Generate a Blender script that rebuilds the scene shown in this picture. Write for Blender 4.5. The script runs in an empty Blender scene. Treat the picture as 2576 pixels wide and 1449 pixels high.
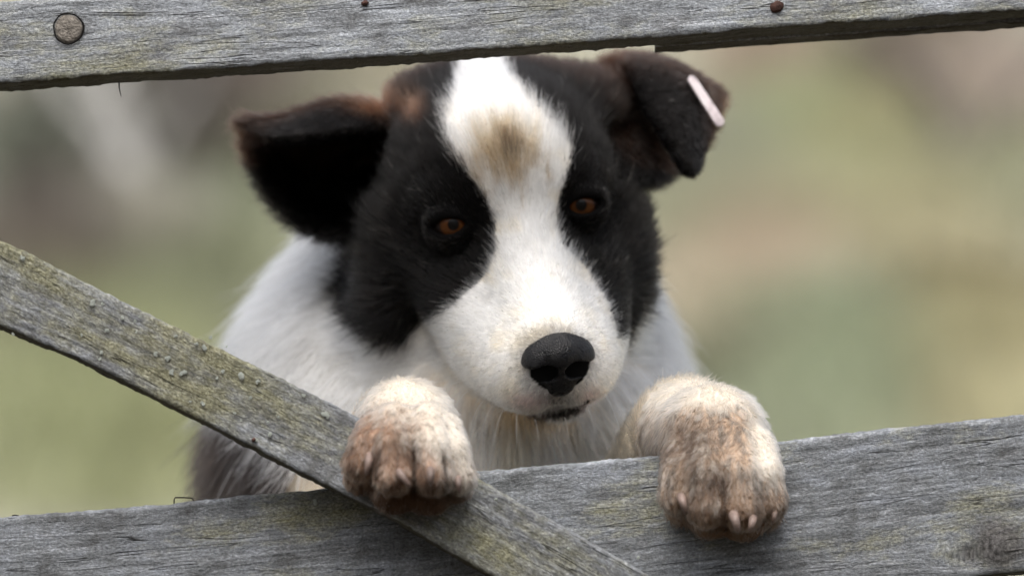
import bpy, math, random
import numpy as np
from mathutils import Vector, kdtree

rng = np.random.default_rng(7)
random.seed(7)
scene = bpy.context.scene
C = scene.collection

# ------------------------------------------------------------------ camera
PITCH = math.radians(6.0)
CAM = np.array([0.0, -2.53, 0.775 - 2.53 * math.tan(PITCH)])
RIGHT = np.array([1.0, 0, 0])
FWD = np.array([0, math.cos(PITCH), math.sin(PITCH)])
UP = np.array([0, -math.sin(PITCH), math.cos(PITCH)])
cam_data = bpy.data.cameras.new('camera')
cam = bpy.data.objects.new('camera', cam_data)
C.objects.link(cam)
cam.location = CAM
cam.rotation_euler = (math.pi / 2 + PITCH, 0, 0)
cam_data.lens = 200
cam_data.sensor_width = 36
cam_data.clip_end = 3000
cam_data.dof.use_dof = True
cam_data.dof.focus_distance = 2.555
cam_data.dof.aperture_fstop = 5.0
scene.camera = cam

# ------------------------------------------------------------------ sky and sun
SUN_EL, SUN_AZ = math.radians(60), math.radians(188)   # azimuth from +Y (behind the dog) towards +X
world = bpy.data.worlds.new('World')
scene.world = world
world.use_nodes = True
wn = world.node_tree
wn.nodes.clear()
wo = wn.nodes.new('ShaderNodeOutputWorld')
bg = wn.nodes.new('ShaderNodeBackground')
sky = wn.nodes.new('ShaderNodeTexSky')
sky.sky_type = 'NISHITA'
sky.sun_disc = False
sky.sun_elevation = SUN_EL
sky.sun_rotation = SUN_AZ
sky.air_density = 1.0
sky.dust_density = 6.0
sky.ozone_density = 1.0
bg.inputs[1].default_value = 0.15
hs = wn.nodes.new('ShaderNodeHueSaturation')      # thin high cloud: a paler, greyer sky
hs.inputs['Saturation'].default_value = 0.4
wn.links.new(sky.outputs[0], hs.inputs['Color'])
wn.links.new(hs.outputs[0], bg.inputs[0])
wn.links.new(bg.outputs[0], wo.inputs[0])
sun_data = bpy.data.lights.new('sun', 'SUN')
sun = bpy.data.objects.new('sun', sun_data)
C.objects.link(sun)
sun_data.energy = 0.62
sun_data.angle = math.radians(45)
sun_data.color = (1.0, 0.97, 0.93)
sd = Vector((math.sin(SUN_AZ) * math.cos(SUN_EL), math.cos(SUN_AZ) * math.cos(SUN_EL), math.sin(SUN_EL)))
sun.rotation_euler = sd.to_track_quat('Z', 'Y').to_euler()

vs = scene.view_settings
vs.view_transform = 'Standard'
vs.look = 'None'
vs.gamma = 1
vs.use_curve_mapping = False
vs.exposure = 0.78
scene.cycles.use_denoising = True
scene.cycles.max_bounces = 10
scene.cycles.transmission_bounces = 8
scene.cycles.transparent_max_bounces = 8
scene.cycles_curves.shape = 'RIBBONS'
scene.cycles_curves.subdivisions = 2


# ------------------------------------------------------------------ helpers
def W(px, py, d):
    """point on the ray through photo pixel (2576 px wide) at depth y = d"""
    v = FWD + RIGHT * ((px - 1288) / 2576 * 0.18) - UP * ((py - 724.5) / 2576 * 0.18)
    return CAM + v * ((d - CAM[1]) / v[1])


def PX(P):
    """world points -> photo pixels"""
    q = P - CAM
    z = q @ FWD
    return 1288 + (q @ RIGHT) / z / 0.18 * 2576, 724.5 - (q @ UP) / z / 0.18 * 2576


def lin(r, g, b):
    f = lambda c: c / 12.92 if c <= 0.04045 else ((c + 0.055) / 1.055) ** 2.4
    return np.array([f(r / 255), f(g / 255), f(b / 255)])


def hash3(i, j, k, seed):
    h = (i.astype(np.int64) * 374761393 + j.astype(np.int64) * 668265263 + k.astype(np.int64) * 2147483647 + seed * 144665) & 0xFFFFFFFF
    h = ((h ^ (h >> 13)) * 1274126177) & 0xFFFFFFFF
    h = (h ^ (h >> 16)) * 2246822519 & 0xFFFFFFFF
    return ((h ^ (h >> 15)) & 0xFFFFFF) / float(0xFFFFFF)


def noise3(P, seed=0):
    P = np.asarray(P, dtype=np.float64)
    I = np.floor(P).astype(np.int64)
    f = P - I
    f = f * f * (3 - 2 * f)
    out = 0
    for a in (0, 1):
        for b in (0, 1):
            for c in (0, 1):
                w = (f[:, 0] if a else 1 - f[:, 0]) * (f[:, 1] if b else 1 - f[:, 1]) * (f[:, 2] if c else 1 - f[:, 2])
                out = out + w * hash3(I[:, 0] + a, I[:, 1] + b, I[:, 2] + c, seed)
    return out


def fbm(P, octv=4, seed=0):
    s, a, t = 0, 1.0, 0
    P = np.asarray(P, dtype=np.float64)
    for o in range(octv):
        s = s + a * noise3(P * 2.0 ** o + 17.3 * o, seed + o)
        t += a
        a *= 0.5
    return s / t


def mesh_obj(name, verts, faces, mat, parent=None, smooth=True):
    me = bpy.data.meshes.new(name)
    me.from_pydata([tuple(v) for v in verts], [], [tuple(f) for f in faces])
    if smooth:
        me.polygons.foreach_set('use_smooth', np.ones(len(me.polygons), dtype=bool))
    me.update()
    if mat is not None:
        me.materials.append(mat)
    o = bpy.data.objects.new(name, me)
    C.objects.link(o)
    if parent is not None:
        o.parent = parent
        o.matrix_parent_inverse = parent.matrix_world.inverted()
    return o


def quads_obj(name, V, Q, mat, parent=None, smooth=True):
    """fast path for large quad meshes"""
    me = bpy.data.meshes.new(name)
    V = np.asarray(V, dtype=np.float32)
    Q = np.asarray(Q, dtype=np.int32)
    me.vertices.add(len(V))
    me.vertices.foreach_set('co', V.ravel())
    n = Q.shape[1]
    me.loops.add(len(Q) * n)
    me.loops.foreach_set('vertex_index', Q.ravel())
    me.polygons.add(len(Q))
    me.polygons.foreach_set('loop_start', np.arange(len(Q), dtype=np.int32) * n)
    me.polygons.foreach_set('loop_total', np.full(len(Q), n, dtype=np.int32))
    me.update(calc_edges=True)
    me.polygons.foreach_set('use_smooth', np.full(len(Q), smooth))
    me.update()
    me.materials.append(mat)
    o = bpy.data.objects.new(name, me)
    C.objects.link(o)
    if parent is not None:
        o.parent = parent
        o.matrix_parent_inverse = parent.matrix_world.inverted()
    return o


def set_attr(me, name, kind, domain, data, field):
    a = me.attributes.new(name, kind, domain)
    a.data.foreach_set(field, np.asarray(data, dtype=np.float32).ravel())


def empty(name, loc, label, cat, group=None):
    o = bpy.data.objects.new(name, None)
    C.objects.link(o)
    o.location = loc
    o['label'] = label
    o['category'] = cat
    if group:
        o['group'] = group
    bpy.context.view_layer.update()
    return o


class NT:
    """tiny node helper"""
    def __init__(self, name):
        self.m = bpy.data.materials.new(name)
        self.m.use_nodes = True
        self.t = self.m.node_tree
        self.t.nodes.clear()
        self.out = self.t.nodes.new('ShaderNodeOutputMaterial')

    def n(self, typ, ins=None, **props):
        nd = self.t.nodes.new(typ)
        for k, v in props.items():
            setattr(nd, k, v)
        for k, v in (ins or {}).items():
            s = nd.inputs[k]
            if hasattr(v, 'links') or isinstance(v, bpy.types.NodeSocket):
                self.t.links.new(v, s)
            else:
                s.default_value = v
        return nd

    def attr(self, name):
        return self.n('ShaderNodeAttribute', attribute_name=name)

    def math(self, op, a, b=0.0, c=None):
        ins = {0: a, 1: b}
        if c is not None:
            ins[2] = c
        return self.n('ShaderNodeMath', ins, operation=op).outputs[0]

    def ramp(self, fac, stops):
        nd = self.n('ShaderNodeValToRGB', {0: fac})
        e = nd.color_ramp.elements
        while len(e) > 1:
            e.remove(e[-1])
        e[0].position, e[0].color = stops[0][0], (*stops[0][1], 1)
        for p, c in stops[1:]:
            x = e.new(p)
            x.color = (*c, 1)
        return nd.outputs[0]

    def mix(self, fac, a, b, blend='MIX'):
        nd = self.n('ShaderNodeMix', data_type='RGBA', blend_type=blend)
        for s, v in ((nd.inputs[0], fac), (nd.inputs[6], a), (nd.inputs[7], b)):
            if isinstance(v, bpy.types.NodeSocket):
                self.t.links.new(v, s)
            elif s == nd.inputs[0]:
                s.default_value = v
            else:
                s.default_value = (*v, 1) if len(v) == 3 else v
        return nd.outputs[2]

    def maprange(self, v, a, b, c=0.0, d=1.0, smooth=False):
        nd = self.n('ShaderNodeMapRange', {0: v, 1: a, 2: b, 3: c, 4: d})
        if smooth:
            nd.interpolation_type = 'SMOOTHSTEP'
        return nd.outputs[0]

    def finish(self, shader):
        self.t.links.new(shader, self.out.inputs[0])
        return self.m


def simple_mat(name, col, rough=0.7, spec=0.3, bump=None, vary=0.0, metallic=0.0, coat=0.0):
    b = NT(name)
    tc = b.n('ShaderNodeTexCoord').outputs['Object']
    c = (*col, 1)
    ins = {'Roughness': rough, 'Specular IOR Level': spec, 'Metallic': metallic, 'Coat Weight': coat}
    p = b.n('ShaderNodeBsdfPrincipled', ins)
    if vary:
        nz = b.n('ShaderNodeTexNoise', {'Vector': tc, 'Scale': vary, 'Detail': 5.0}).outputs[0]
        dark = tuple(x * 0.55 for x in col)
        lite = tuple(min(1, x * 1.35) for x in col)
        b.t.links.new(b.ramp(nz, [(0.3, dark), (0.7, lite)]), p.inputs['Base Color'])
    else:
        p.inputs['Base Color'].default_value = c
    if bump:
        nz = b.n('ShaderNodeTexNoise', {'Vector': tc, 'Scale': bump[0], 'Detail': 4.0}).outputs[0]
        bp = b.n('ShaderNodeBump', {'Height': nz, 'Strength': bump[1], 'Distance': bump[2]}).outputs[0]
        b.t.links.new(bp, p.inputs['Normal'])
    return b.finish(p.outputs[0])


def tube(name, pts, rad, mat, parent, sides=6):
    pts = [np.array(p) for p in pts]
    v, f = [], []
    for i, p in enumerate(pts):
        d = pts[min(i + 1, len(pts) - 1)] - pts[max(i - 1, 0)]
        d = d / np.linalg.norm(d)
        u = np.cross(d, [0.3, 1, 0.2])
        u /= np.linalg.norm(u)
        w = np.cross(d, u)
        rr = rad[i] if hasattr(rad, '__len__') else rad
        for k in range(sides):
            a = k / sides * 2 * math.pi
            v.append(p + rr * (u * math.cos(a) + w * math.sin(a)))
    for i in range(len(pts) - 1):
        for k in range(sides):
            f.append((i * sides + k, i * sides + (k + 1) % sides, (i + 1) * sides + (k + 1) % sides, (i + 1) * sides + k))
    f.append(tuple(range(sides))[::-1])
    f.append(tuple((len(pts) - 1) * sides + k for k in range(sides)))
    return mesh_obj(name, v, f, mat, parent)


# ------------------------------------------------------------------ hillside
def ground_h(x, y):
    x = np.asarray(x, float)
    y = np.asarray(y, float)
    s = np.clip(y - 1.5, 0, None)
    rise = 0.30 * (np.sqrt(s * s + 0.36) - 0.6)
    s2 = np.clip(-y - 6.0, 0, None)               # unseen rise added behind the camera to block low sky from reflections
    rise = rise + 0.40 * (np.sqrt(s2 * s2 + 1.0) - 1.0)
    rise = np.where(rise > 25, 25 + (rise - 25) * 0.1, rise)
    P = np.stack([x * 0.35, y * 0.35, x * 0], -1).reshape(-1, 3)
    n = (fbm(P, 4, 3).reshape(x.shape) - 0.5)
    return rise + n * np.clip((np.abs(y - 0.3) - 1.0) * 0.25, 0, 0.5)


def G_many(px, py):
    """photo pixels -> points on the hillside"""
    px, py = np.atleast_1d(px).astype(float), np.atleast_1d(py).astype(float)
    v = FWD + RIGHT * ((px - 1288) / 2576 * 0.18)[:, None] - UP * ((py - 724.5) / 2576 * 0.18)[:, None]
    t = np.full(len(px), 4.0)
    live = np.ones(len(px), bool)
    for _ in range(220):
        p = CAM + v * t[:, None]
        live &= p[:, 2] > ground_h(p[:, 0], p[:, 1])
        live &= t < 60
        if not live.any():
            break
        t[live] *= 1.013
    return CAM + v * t[:, None]


def G(px, py):
    return G_many([px], [py])[0]


def axis(fine0, fine1, step, far, grow=1.35):
    a = list(np.arange(fine0, fine1, step))
    s = step
    x = fine1
    while x < far:
        a.append(x)
        s *= grow
        x += s
    s = step
    x = fine0
    pre = []
    while x > -far:
        s *= grow
        x -= s
        pre.append(x)
    return np.array(pre[::-1] + a)


gx = axis(-8, 8, 0.25, 700)
gy = axis(-4, 28, 0.25, 700)
XX, YY = np.meshgrid(gx, gy, indexing='ij')
ZZ = ground_h(XX, YY)
V = np.stack([XX, YY, ZZ], -1).reshape(-1, 3)
ni, nj = XX.shape
ii, jj = np.meshgrid(np.arange(ni - 1), np.arange(nj - 1), indexing='ij')
q = (ii * nj + jj).ravel()
Q = np.stack([q, q + nj, q + nj + 1, q + 1], -1)

b = NT('rough_pasture')
tc = b.n('ShaderNodeTexCoord').outputs['Object']
n1 = b.n('ShaderNodeTexNoise', {'Vector': tc, 'Scale': 0.9, 'Detail': 4.0, 'Roughness': 0.6}).outputs[0]
n2 = b.n('ShaderNodeTexNoise', {'Vector': tc, 'Scale': 2.3, 'Detail': 5.0}).outputs[0]
n3 = b.n('ShaderNodeTexNoise', {'Vector': tc, 'Scale': 40.0, 'Detail': 4.0}).outputs[0]
c1 = b.ramp(n1, [(0.3, (0.20, 0.21, 0.13)), (0.5, (0.27, 0.25, 0.19)), (0.7, (0.34, 0.30, 0.24))])
c2 = b.ramp(n2, [(0.32, (0.17, 0.155, 0.125)), (0.5, (0.25, 0.25, 0.17)), (0.68, (0.37, 0.33, 0.27))])
cc = b.mix(0.5, c1, c2)
cc = b.mix(0.35, cc, b.ramp(n3, [(0.3, (0.06, 0.06, 0.03)), (0.7, (0.4, 0.36, 0.25))]))
cc = b.mix(0.35, cc, (0.375, 0.38, 0.32))
sy = b.n('ShaderNodeSeparateXYZ', {0: tc}).outputs[1]
near_dark = b.maprange(b.math('ADD', sy, b.math('MULTIPLY', n2, 1.2)), 1.6, 2.8, 1, 0)      # unseen near ground darkened to cut bounce light and eye reflections
cc = b.mix(near_dark, cc, b.ramp(n3, [(0.3, (0.030, 0.024, 0.017)), (0.7, (0.07, 0.058, 0.04))]))
bp = b.n('ShaderNodeBump', {'Height': n3, 'Strength': 0.8, 'Distance': 0.03}).outputs[0]
ps = b.n('ShaderNodeBsdfPrincipled', {'Base Color': cc, 'Roughness': 0.95, 'Specular IOR Level': 0.1, 'Normal': bp})
ground = quads_obj('ground', V, Q, b.finish(ps.outputs[0]))
ground['kind'] = 'structure'

# ---- tussocks of grass on the hillside: real blades, colour per tussock
b = NT('grass_blades')
ac = b.attr('col').outputs['Color']
ps = b.n('ShaderNodeBsdfPrincipled', {'Base Color': ac, 'Roughness': 0.8, 'Specular IOR Level': 0.2})
tr = b.n('ShaderNodeBsdfTranslucent', {'Color': ac})
M_GRASS = b.finish(b.n('ShaderNodeMixShader', {0: 0.3, 1: ps.outputs[0], 2: tr.outputs[0]}).outputs[0])


def blades(centres, cols, n_per, hmin, hmax, spread, width, lean):
    """grass blades as two-quad strips; returns verts, quads, colours"""
    N = len(centres) * n_per
    c = np.repeat(np.asarray(centres, float), n_per, 0)
    col = np.repeat(np.asarray(cols, float), n_per, 0) * rng.uniform(0.7, 1.25, (N, 1))
    sp = np.repeat(np.broadcast_to(spread, len(centres)), n_per)
    hh = np.repeat(np.broadcast_to(hmax, len(centres)), n_per)
    off = rng.normal(0, 1, (N, 2)) * sp[:, None] * 0.5
    base = c.copy()
    base[:, :2] += off
    base[:, 2] = ground_h(base[:, 0], base[:, 1]) - 0.01
    a = rng.uniform(0, 2 * np.pi, N)
    h = rng.uniform(hmin, 1.0, N) * hh
    d = np.stack([np.cos(a), np.sin(a)], -1)
    ln = rng.uniform(0.1, lean, N) * h
    side = np.stack([-d[:, 1], d[:, 0], np.zeros(N)], -1) * width
    p0 = base
    p1 = base + np.stack([d[:, 0] * ln * 0.35, d[:, 1] * ln * 0.35, h * 0.6], -1)
    p2 = base + np.stack([d[:, 0] * ln, d[:, 1] * ln, h], -1)
    v = np.stack([p0 - side, p0 + side, p1 + side * 0.7, p1 - side * 0.7, p2 + side * 0.15, p2 - side * 0.15], 1).reshape(-1, 3)
    k = np.arange(N)[:, None] * 6
    f = np.concatenate([k + np.array([[0, 1, 2, 3]]), k + np.array([[3, 2, 4, 5]])], 0)
    return v, f, np.repeat(col, 6, 0)


BACK = [  # px, py, radius px, sRGB of the tussock, number of tufts
    (60, 420, 230, (168, 165, 152), 90), (300, 360, 110, (190, 188, 176), 90), (330, 620, 120, (176, 172, 158), 60),
    (470, 330, 130, (146, 128, 118), 70), (140, 650, 130, (120, 112, 100), 60), (560, 560, 150, (150, 148, 120), 80),
    (700, 300, 140, (172, 160, 144), 60), (500, 820, 160, (158, 154, 122), 80), (200, 1080, 240, (172, 168, 120), 130),
    (80, 900, 130, (140, 126, 104), 50), (450, 1150, 170, (176, 170, 124), 70), (900, 230, 120, (182, 165, 145), 50),
    (1950, 170, 150, (188, 174, 156), 80), (2060, 330, 140, (184, 184, 140), 90), (2300, 170, 130, (150, 140, 112), 50),
    (2480, 220, 130, (180, 168, 156), 60), (1800, 500, 140, (168, 160, 140), 70), (2150, 560, 190, (190, 182, 140), 110),
    (2450, 520, 160, (176, 168, 138), 80), (1950, 740, 170, (196, 172, 148), 100), (2300, 660, 130, (196, 176, 140), 70),
    (2480, 980, 150, (188, 170, 128), 70), (2100, 1010, 170, (172, 172, 142), 100), (1800, 640, 100, (176, 168, 140), 50),
]
cen, cols = [], []
for px, py, r, c, n in BACK:
    cen.extend(G_many(px + rng.normal(0, r * 0.45, n), py + rng.normal(0, r * 0.45, n)))
    cols.extend((lin(*c) * 0.6 + lin(*c).mean() * 0.4 * np.array([0.98, 1.02, 0.96])) * np.array([0.97, 1.03, 0.98]) * 1.30 * rng.uniform(0.8, 1.2) for _ in range(n))
v1, f1, k1 = blades(cen, cols, 26, 0.5, 0.16, 0.12, 0.004, 0.9)
# taller dead stalks and seed heads in loose stands
tall, tcol, th = [], [], []
for px, py, r, c, n, h in [(285, 540, 34, (206, 205, 196), 100, .36), (390, 560, 30, (112, 104, 98), 90, .36), (170, 560, 40, (118, 118, 108), 90, .30), (560, 400, 40, (126, 112, 104), 70, .3), (30, 420, 40, (206, 202, 190), 60, .3), (90, 330, 60, (196, 192, 178), 40, .22), (480, 470, 60, (138, 122, 116), 60, .30),
                           (330, 760, 50, (190, 186, 172), 40, .24), (620, 500, 50, (150, 146, 128), 40, .26), (150, 760, 60, (124, 116, 108), 50, .24),
                           (1960, 300, 60, (196, 180, 164), 40, .26), (2330, 330, 60, (140, 128, 112), 50, .30), (2500, 400, 60, (196, 184, 172), 40, .30),
                           (2180, 480, 70, (190, 186, 150), 40, .2), (1900, 800, 70, (200, 180, 160), 50, .16), (2420, 850, 70, (124, 114, 88), 60, .12)]:
    tall.extend(G_many(px + rng.normal(0, r, n), py + rng.normal(0, r * 0.4, n)))
    tcol.extend(lin(*c) * rng.uniform(0.8, 1.15) for _ in range(n))
    th.extend([h] * n)
v4, f4, k4 = blades(tall, tcol, 12, 0.5, np.array(th), 0.08, 0.006, 0.4)
# scattered short turf in and around the view
N = 7000
ty = 2.5 + rng.uniform(0, 1, N) ** 1.5 * 22
tx = rng.uniform(-0.5, 0.5, N) * (ty + 3) * 1.5
tz = ground_h(tx, ty)
pal = np.array([lin(172, 178, 152), lin(190, 187, 170), lin(158, 157, 144), lin(180, 184, 160)])
v2, f2, k2 = blades(np.stack([tx, ty, tz], -1), pal[rng.integers(0, 4, N)], 14, 0.4, 0.11, 0.25, 0.004, 1.1)
# turf by the gate, out of the picture, darkened with the ground to cut bounce light
N = 700
tx = rng.uniform(-1.8, 1.8, N)
ty = rng.uniform(-1.2, 2.4, N)
v3, f3, k3 = blades(np.stack([tx, ty, tx * 0], -1), pal[rng.integers(0, 4, N)] * 0.3, 5, 0.4, 0.09, 0.14, 0.0025, 1.1)
GV = np.concatenate([v1, v2, v3, v4])
GF = np.concatenate([f1, f2 + len(v1), f3 + len(v1) + len(v2), f4 + len(v1) + len(v2) + len(v3)])
GK = np.concatenate([k1, k2, k3, k4])
grass = quads_obj('rough_grass', GV, GF, M_GRASS)
set_attr(grass.data, 'col', 'FLOAT_COLOR', 'POINT', np.concatenate([GK, np.ones((len(GK), 1))], 1), 'color')
grass['kind'] = 'stuff'
grass['label'] = 'dry and green tufted grass covering the hillside behind the gate'
grass['category'] = 'grass'

# ---- low bushes on the hillside
def bush(px, py, w, h, col, label, seed, leaf=0.018, n=1500):
    r = np.random.default_rng(seed)
    g = G(px, py)
    g = np.array([g[0], g[1], float(ground_h(np.array([g[0]]), np.array([g[1]]))[0])])
    root = empty('low_bush', g, label, 'bush', 'low bushes on the hillside')
    # stems
    sv, sf = [], []
    tips = []
    for k in range(9):
        a = r.uniform(0, 6.283)
        tip = np.array([math.cos(a) * w * r.uniform(.15, .4), math.sin(a) * w * r.uniform(.15, .4), h * r.uniform(.6, .95)])
        tips.append(tip)
        prev = None
        for s in range(5):
            t = s / 4
            c = tip * np.array([t ** 1.4, t ** 1.4, t]) + np.array([0, 0, -0.03])
            rad = 0.010 * (1 - 0.75 * t)
            ring = [len(sv) + i for i in range(5)]
            for i in range(5):
                sv.append(g + c + rad * np.array([math.cos(i * 1.2566), math.sin(i * 1.2566), 0]))
            if prev:
                for i in range(5):
                    sf.append((prev[i], prev[(i + 1) % 5], ring[(i + 1) % 5], ring[i]))
            prev = ring
    mesh_obj('stem', sv, sf, M_STEM, root)
    # leaves in clumps round the stems
    cl = np.array([t * r.uniform(.55, 1.0) for t in tips for _ in range(4)])
    c = cl[r.integers(0, len(cl), n)] + r.normal(0, 1, (n, 3)) * np.array([w * .15, w * .15, h * .15])
    c[:, 2] = np.abs(c[:, 2])
    d = r.normal(0, 1, (n, 3))
    d /= np.linalg.norm(d, axis=1, keepdims=True)
    e = np.cross(d, r.normal(0, 1, (n, 3)))
    e /= np.linalg.norm(e, axis=1, keepdims=True)
    L = leaf * r.uniform(.6, 1.4, (n, 1))
    v = np.stack([c - d * L, c + e * L * .4, c + d * L, c - e * L * .4], 1).reshape(-1, 3) + g
    f = np.arange(n)[:, None] * 4 + np.array([[0, 1, 2, 3]])
    o = quads_obj('foliage', v, f, M_GRASS, root, smooth=False)
    kc = np.repeat(lin(*col)[None] * r.uniform(.6, 1.4, (n, 1)), 4, 0)
    set_attr(o.data, 'col', 'FLOAT_COLOR', 'POINT', np.concatenate([kc, np.ones((len(kc), 1))], 1), 'color')


M_STEM = simple_mat('bush_stem', (0.08, 0.06, 0.045), 0.9, 0.1, vary=30.0)
bush(140, 560, 0.42, 0.22, (132, 136, 122), 'dark grey-green bush on the slope beyond the pegged end of the top rail', 11, n=1500)
bush(40, 830, 0.30, 0.14, (134, 126, 114), 'small grey-brown bush on the slope above the upper end of the brace', 12, n=900)
bush(1800, 990, 0.34, 0.10, (156, 154, 132), 'olive bush on the slope beside the dog, above its outstretched paw', 13, n=900)
bush(2430, 860, 0.30, 0.11, (132, 122, 92), 'brown-olive bush on the slope above the knotted end of the lower rail', 14, n=900)
bush(2290, 300, 0.34, 0.20, (150, 148, 126), 'grey-olive bush on the slope beyond the ear with the tag', 15, n=800)


def sapling(base, tip, rad, limbs, mat, label):
    """bare young tree: bent tapering trunk and a few limbs; base and tip are photo pixels on the slope's depth"""
    g = G(*base)
    p0 = np.array([g[0], g[1], float(ground_h(np.array([g[0]]), np.array([g[1]]))[0]) - 0.05])
    p2 = W(tip[0], tip[1], p0[1])
    root = empty('bare_sapling', p0, label, 'tree', 'bare saplings on the hillside')

    def limb(a, c, r0, r1, name, bend):
        pts, rr = [], []
        for t in np.linspace(0, 1, 12):
            q = a * (1 - t) + c * t + bend * math.sin(math.pi * t)
            pts.append(q + rng.normal(0, 0.006, 3) * (0 < t < 1))
            rr.append(r0 * (1 - t) + r1 * t)
        tube(name, pts, rr, mat, root, 8)
        return pts
    tr = limb(p0, p2, rad, rad * 0.45, 'trunk', np.array([0.03, 0, 0]))
    for (t, dx, dy, dz, f) in limbs:
        a = tr[int(t * 11)]
        limb(a, a + np.array([dx, dy, dz]), rad * f, rad * f * 0.3, 'limb', np.array([0, 0, 0.03]))


# ------------------------------------------------------------------ the gate
def wood_material(name, green, ripple, tone=1.0, warm=0.0):
    b = NT(name)
    at = b.attr('wood').outputs['Vector']
    kn = b.attr('knot').outputs['Fac']

    def sc(x, y, z):
        return b.n('ShaderNodeVectorMath', {0: at, 1: (x, y, z)}, operation='MULTIPLY').outputs[0]
    tex = lambda v, det, ro=0.6, dist=0.0: b.n('ShaderNodeTexNoise', {'Vector': v, 'Scale': 1.0, 'Detail': det, 'Roughness': ro, 'Distortion': dist}).outputs[0]
    grain = tex(sc(22, 330, 120), 5.0, 0.6)
    fibre = tex(sc(120, 1500, 600), 3.0, 0.6)
    fine = tex(sc(650, 1100, 900), 4.0, 0.7)
    blot = tex(sc(45, 85, 50), 5.0, 0.62)
    big = tex(sc(10, 24, 10), 4.0, 0.6)
    flake = tex(sc(150, 330, 200), 6.0, 0.66)
    crack = tex(sc(4, 75, 20), 4.0, 0.5, 0.2)
    g = b.math('ADD', b.math('MULTIPLY', grain, 0.30), b.math('ADD', b.math('MULTIPLY', fine, 0.30), b.math('ADD', b.math('MULTIPLY', flake, 0.22), b.math('MULTIPLY', fibre, 0.18))))
    w = 1.0 + warm
    T = lambda v: (v * tone * w, v * tone, v * tone * (1.0 - warm))
    speck = tex(sc(640, 980, 800), 3.0, 0.75)
    streak = tex(sc(16, 500, 200), 4.0, 0.6)
    g = b.math('ADD', b.math('MULTIPLY', speck, 0.40), b.math('ADD', b.math('MULTIPLY', grain, 0.24), b.math('MULTIPLY', b.math('ADD', flake, streak), 0.18)))
    base = b.ramp(g, [(0.40, T(0.07)), (0.47, T(0.145)), (0.53, T(0.205)), (0.61, (0.36 * tone, 0.375 * tone, 0.40 * tone))])
    # bare silvery patches and darker weather stains, as tone
    base = b.mix(1.0, base, b.ramp(blot, [(0.30, (0.5, 0.48, 0.46)), (0.5, (1, 1, 1)), (0.70, (1.3, 1.32, 1.38))]), 'MULTIPLY')
    # algae film in broad drifts, broken up by the flaking surface
    gm = b.math('ADD', b.math('MULTIPLY', big, 0.62), b.math('ADD', b.math('MULTIPLY', blot, 0.22), b.math('MULTIPLY', flake, 0.24)))
    gm = b.maprange(gm, 0.60 - green, 0.72 - green, 0, 0.8)
    base = b.mix(gm, base, b.ramp(speck, [(0.34, (0.07, 0.064, 0.028)), (0.5, (0.21, 0.20, 0.10)), (0.66, (0.40, 0.385, 0.25))]))
    # cracks along the grain
    ck = b.maprange(b.math('ABSOLUTE', b.math('SUBTRACT', crack, 0.5)), 0.0, 0.007, 1, 0)
    ck = b.math('MULTIPLY', ck, b.maprange(blot, 0.44, 0.56, 0, 1))
    base = b.mix(b.math('MULTIPLY', ck, 0.75), base, (0.02, 0.018, 0.016))
    # undersides: olive algae tint, with the shade there painted into the colour
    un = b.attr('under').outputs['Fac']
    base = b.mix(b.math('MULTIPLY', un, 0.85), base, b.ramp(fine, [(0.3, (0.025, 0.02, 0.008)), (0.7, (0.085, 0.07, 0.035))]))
    # knots
    ring = b.math('SINE', b.math('ADD', b.math('MULTIPLY', kn, 34.0), b.math('MULTIPLY', flake, 14.0)))
    kcol = b.mix(b.maprange(ring, -1, 1, 0, 1), (0.02, 0.018, 0.016), (0.10, 0.092, 0.088))
    kcol = b.mix(0.5, kcol, b.ramp(speck, [(0.38, (0.02, 0.018, 0.016)), (0.62, (0.2, 0.19, 0.185))]))
    base = b.mix(b.maprange(kn, 0.05, 0.5, 0, 0.85), base, kcol)
    h = b.math('ADD', g, b.math('MULTIPLY', flake, 0.5))
    h = b.math('SUBTRACT', h, b.math('MULTIPLY', ck, 0.5))
    if ripple:
        sepn = b.n('ShaderNodeSeparateXYZ', {0: at})
        s = b.math('ADD', b.math('MULTIPLY', sepn.outputs[0], 620.0), b.math('MULTIPLY', sepn.outputs[1], 130.0))
        s = b.math('ADD', s, b.math('MULTIPLY', blot, 9.0))
        wv = b.math('SINE', s)
        wv = b.math('MULTIPLY', wv, b.maprange(flake, 0.35, 0.6, 0.2, 1.0))
        base = b.mix(b.maprange(wv, 0.0, 1.0, 0, ripple * 0.55), base, (0.055, 0.054, 0.04))
        h = b.math('SUBTRACT', h, b.math('MULTIPLY', wv, 0.16 * ripple))
    bp = b.n('ShaderNodeBump', {'Height': h, 'Strength': 1.0, 'Distance': 0.0019}).outputs[0]
    p = b.n('ShaderNodeBsdfPrincipled', {'Base Color': base, 'Roughness': 0.85, 'Specular IOR Level': 0.25, 'Normal': bp})
    return b.finish(p.outputs[0])


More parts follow.
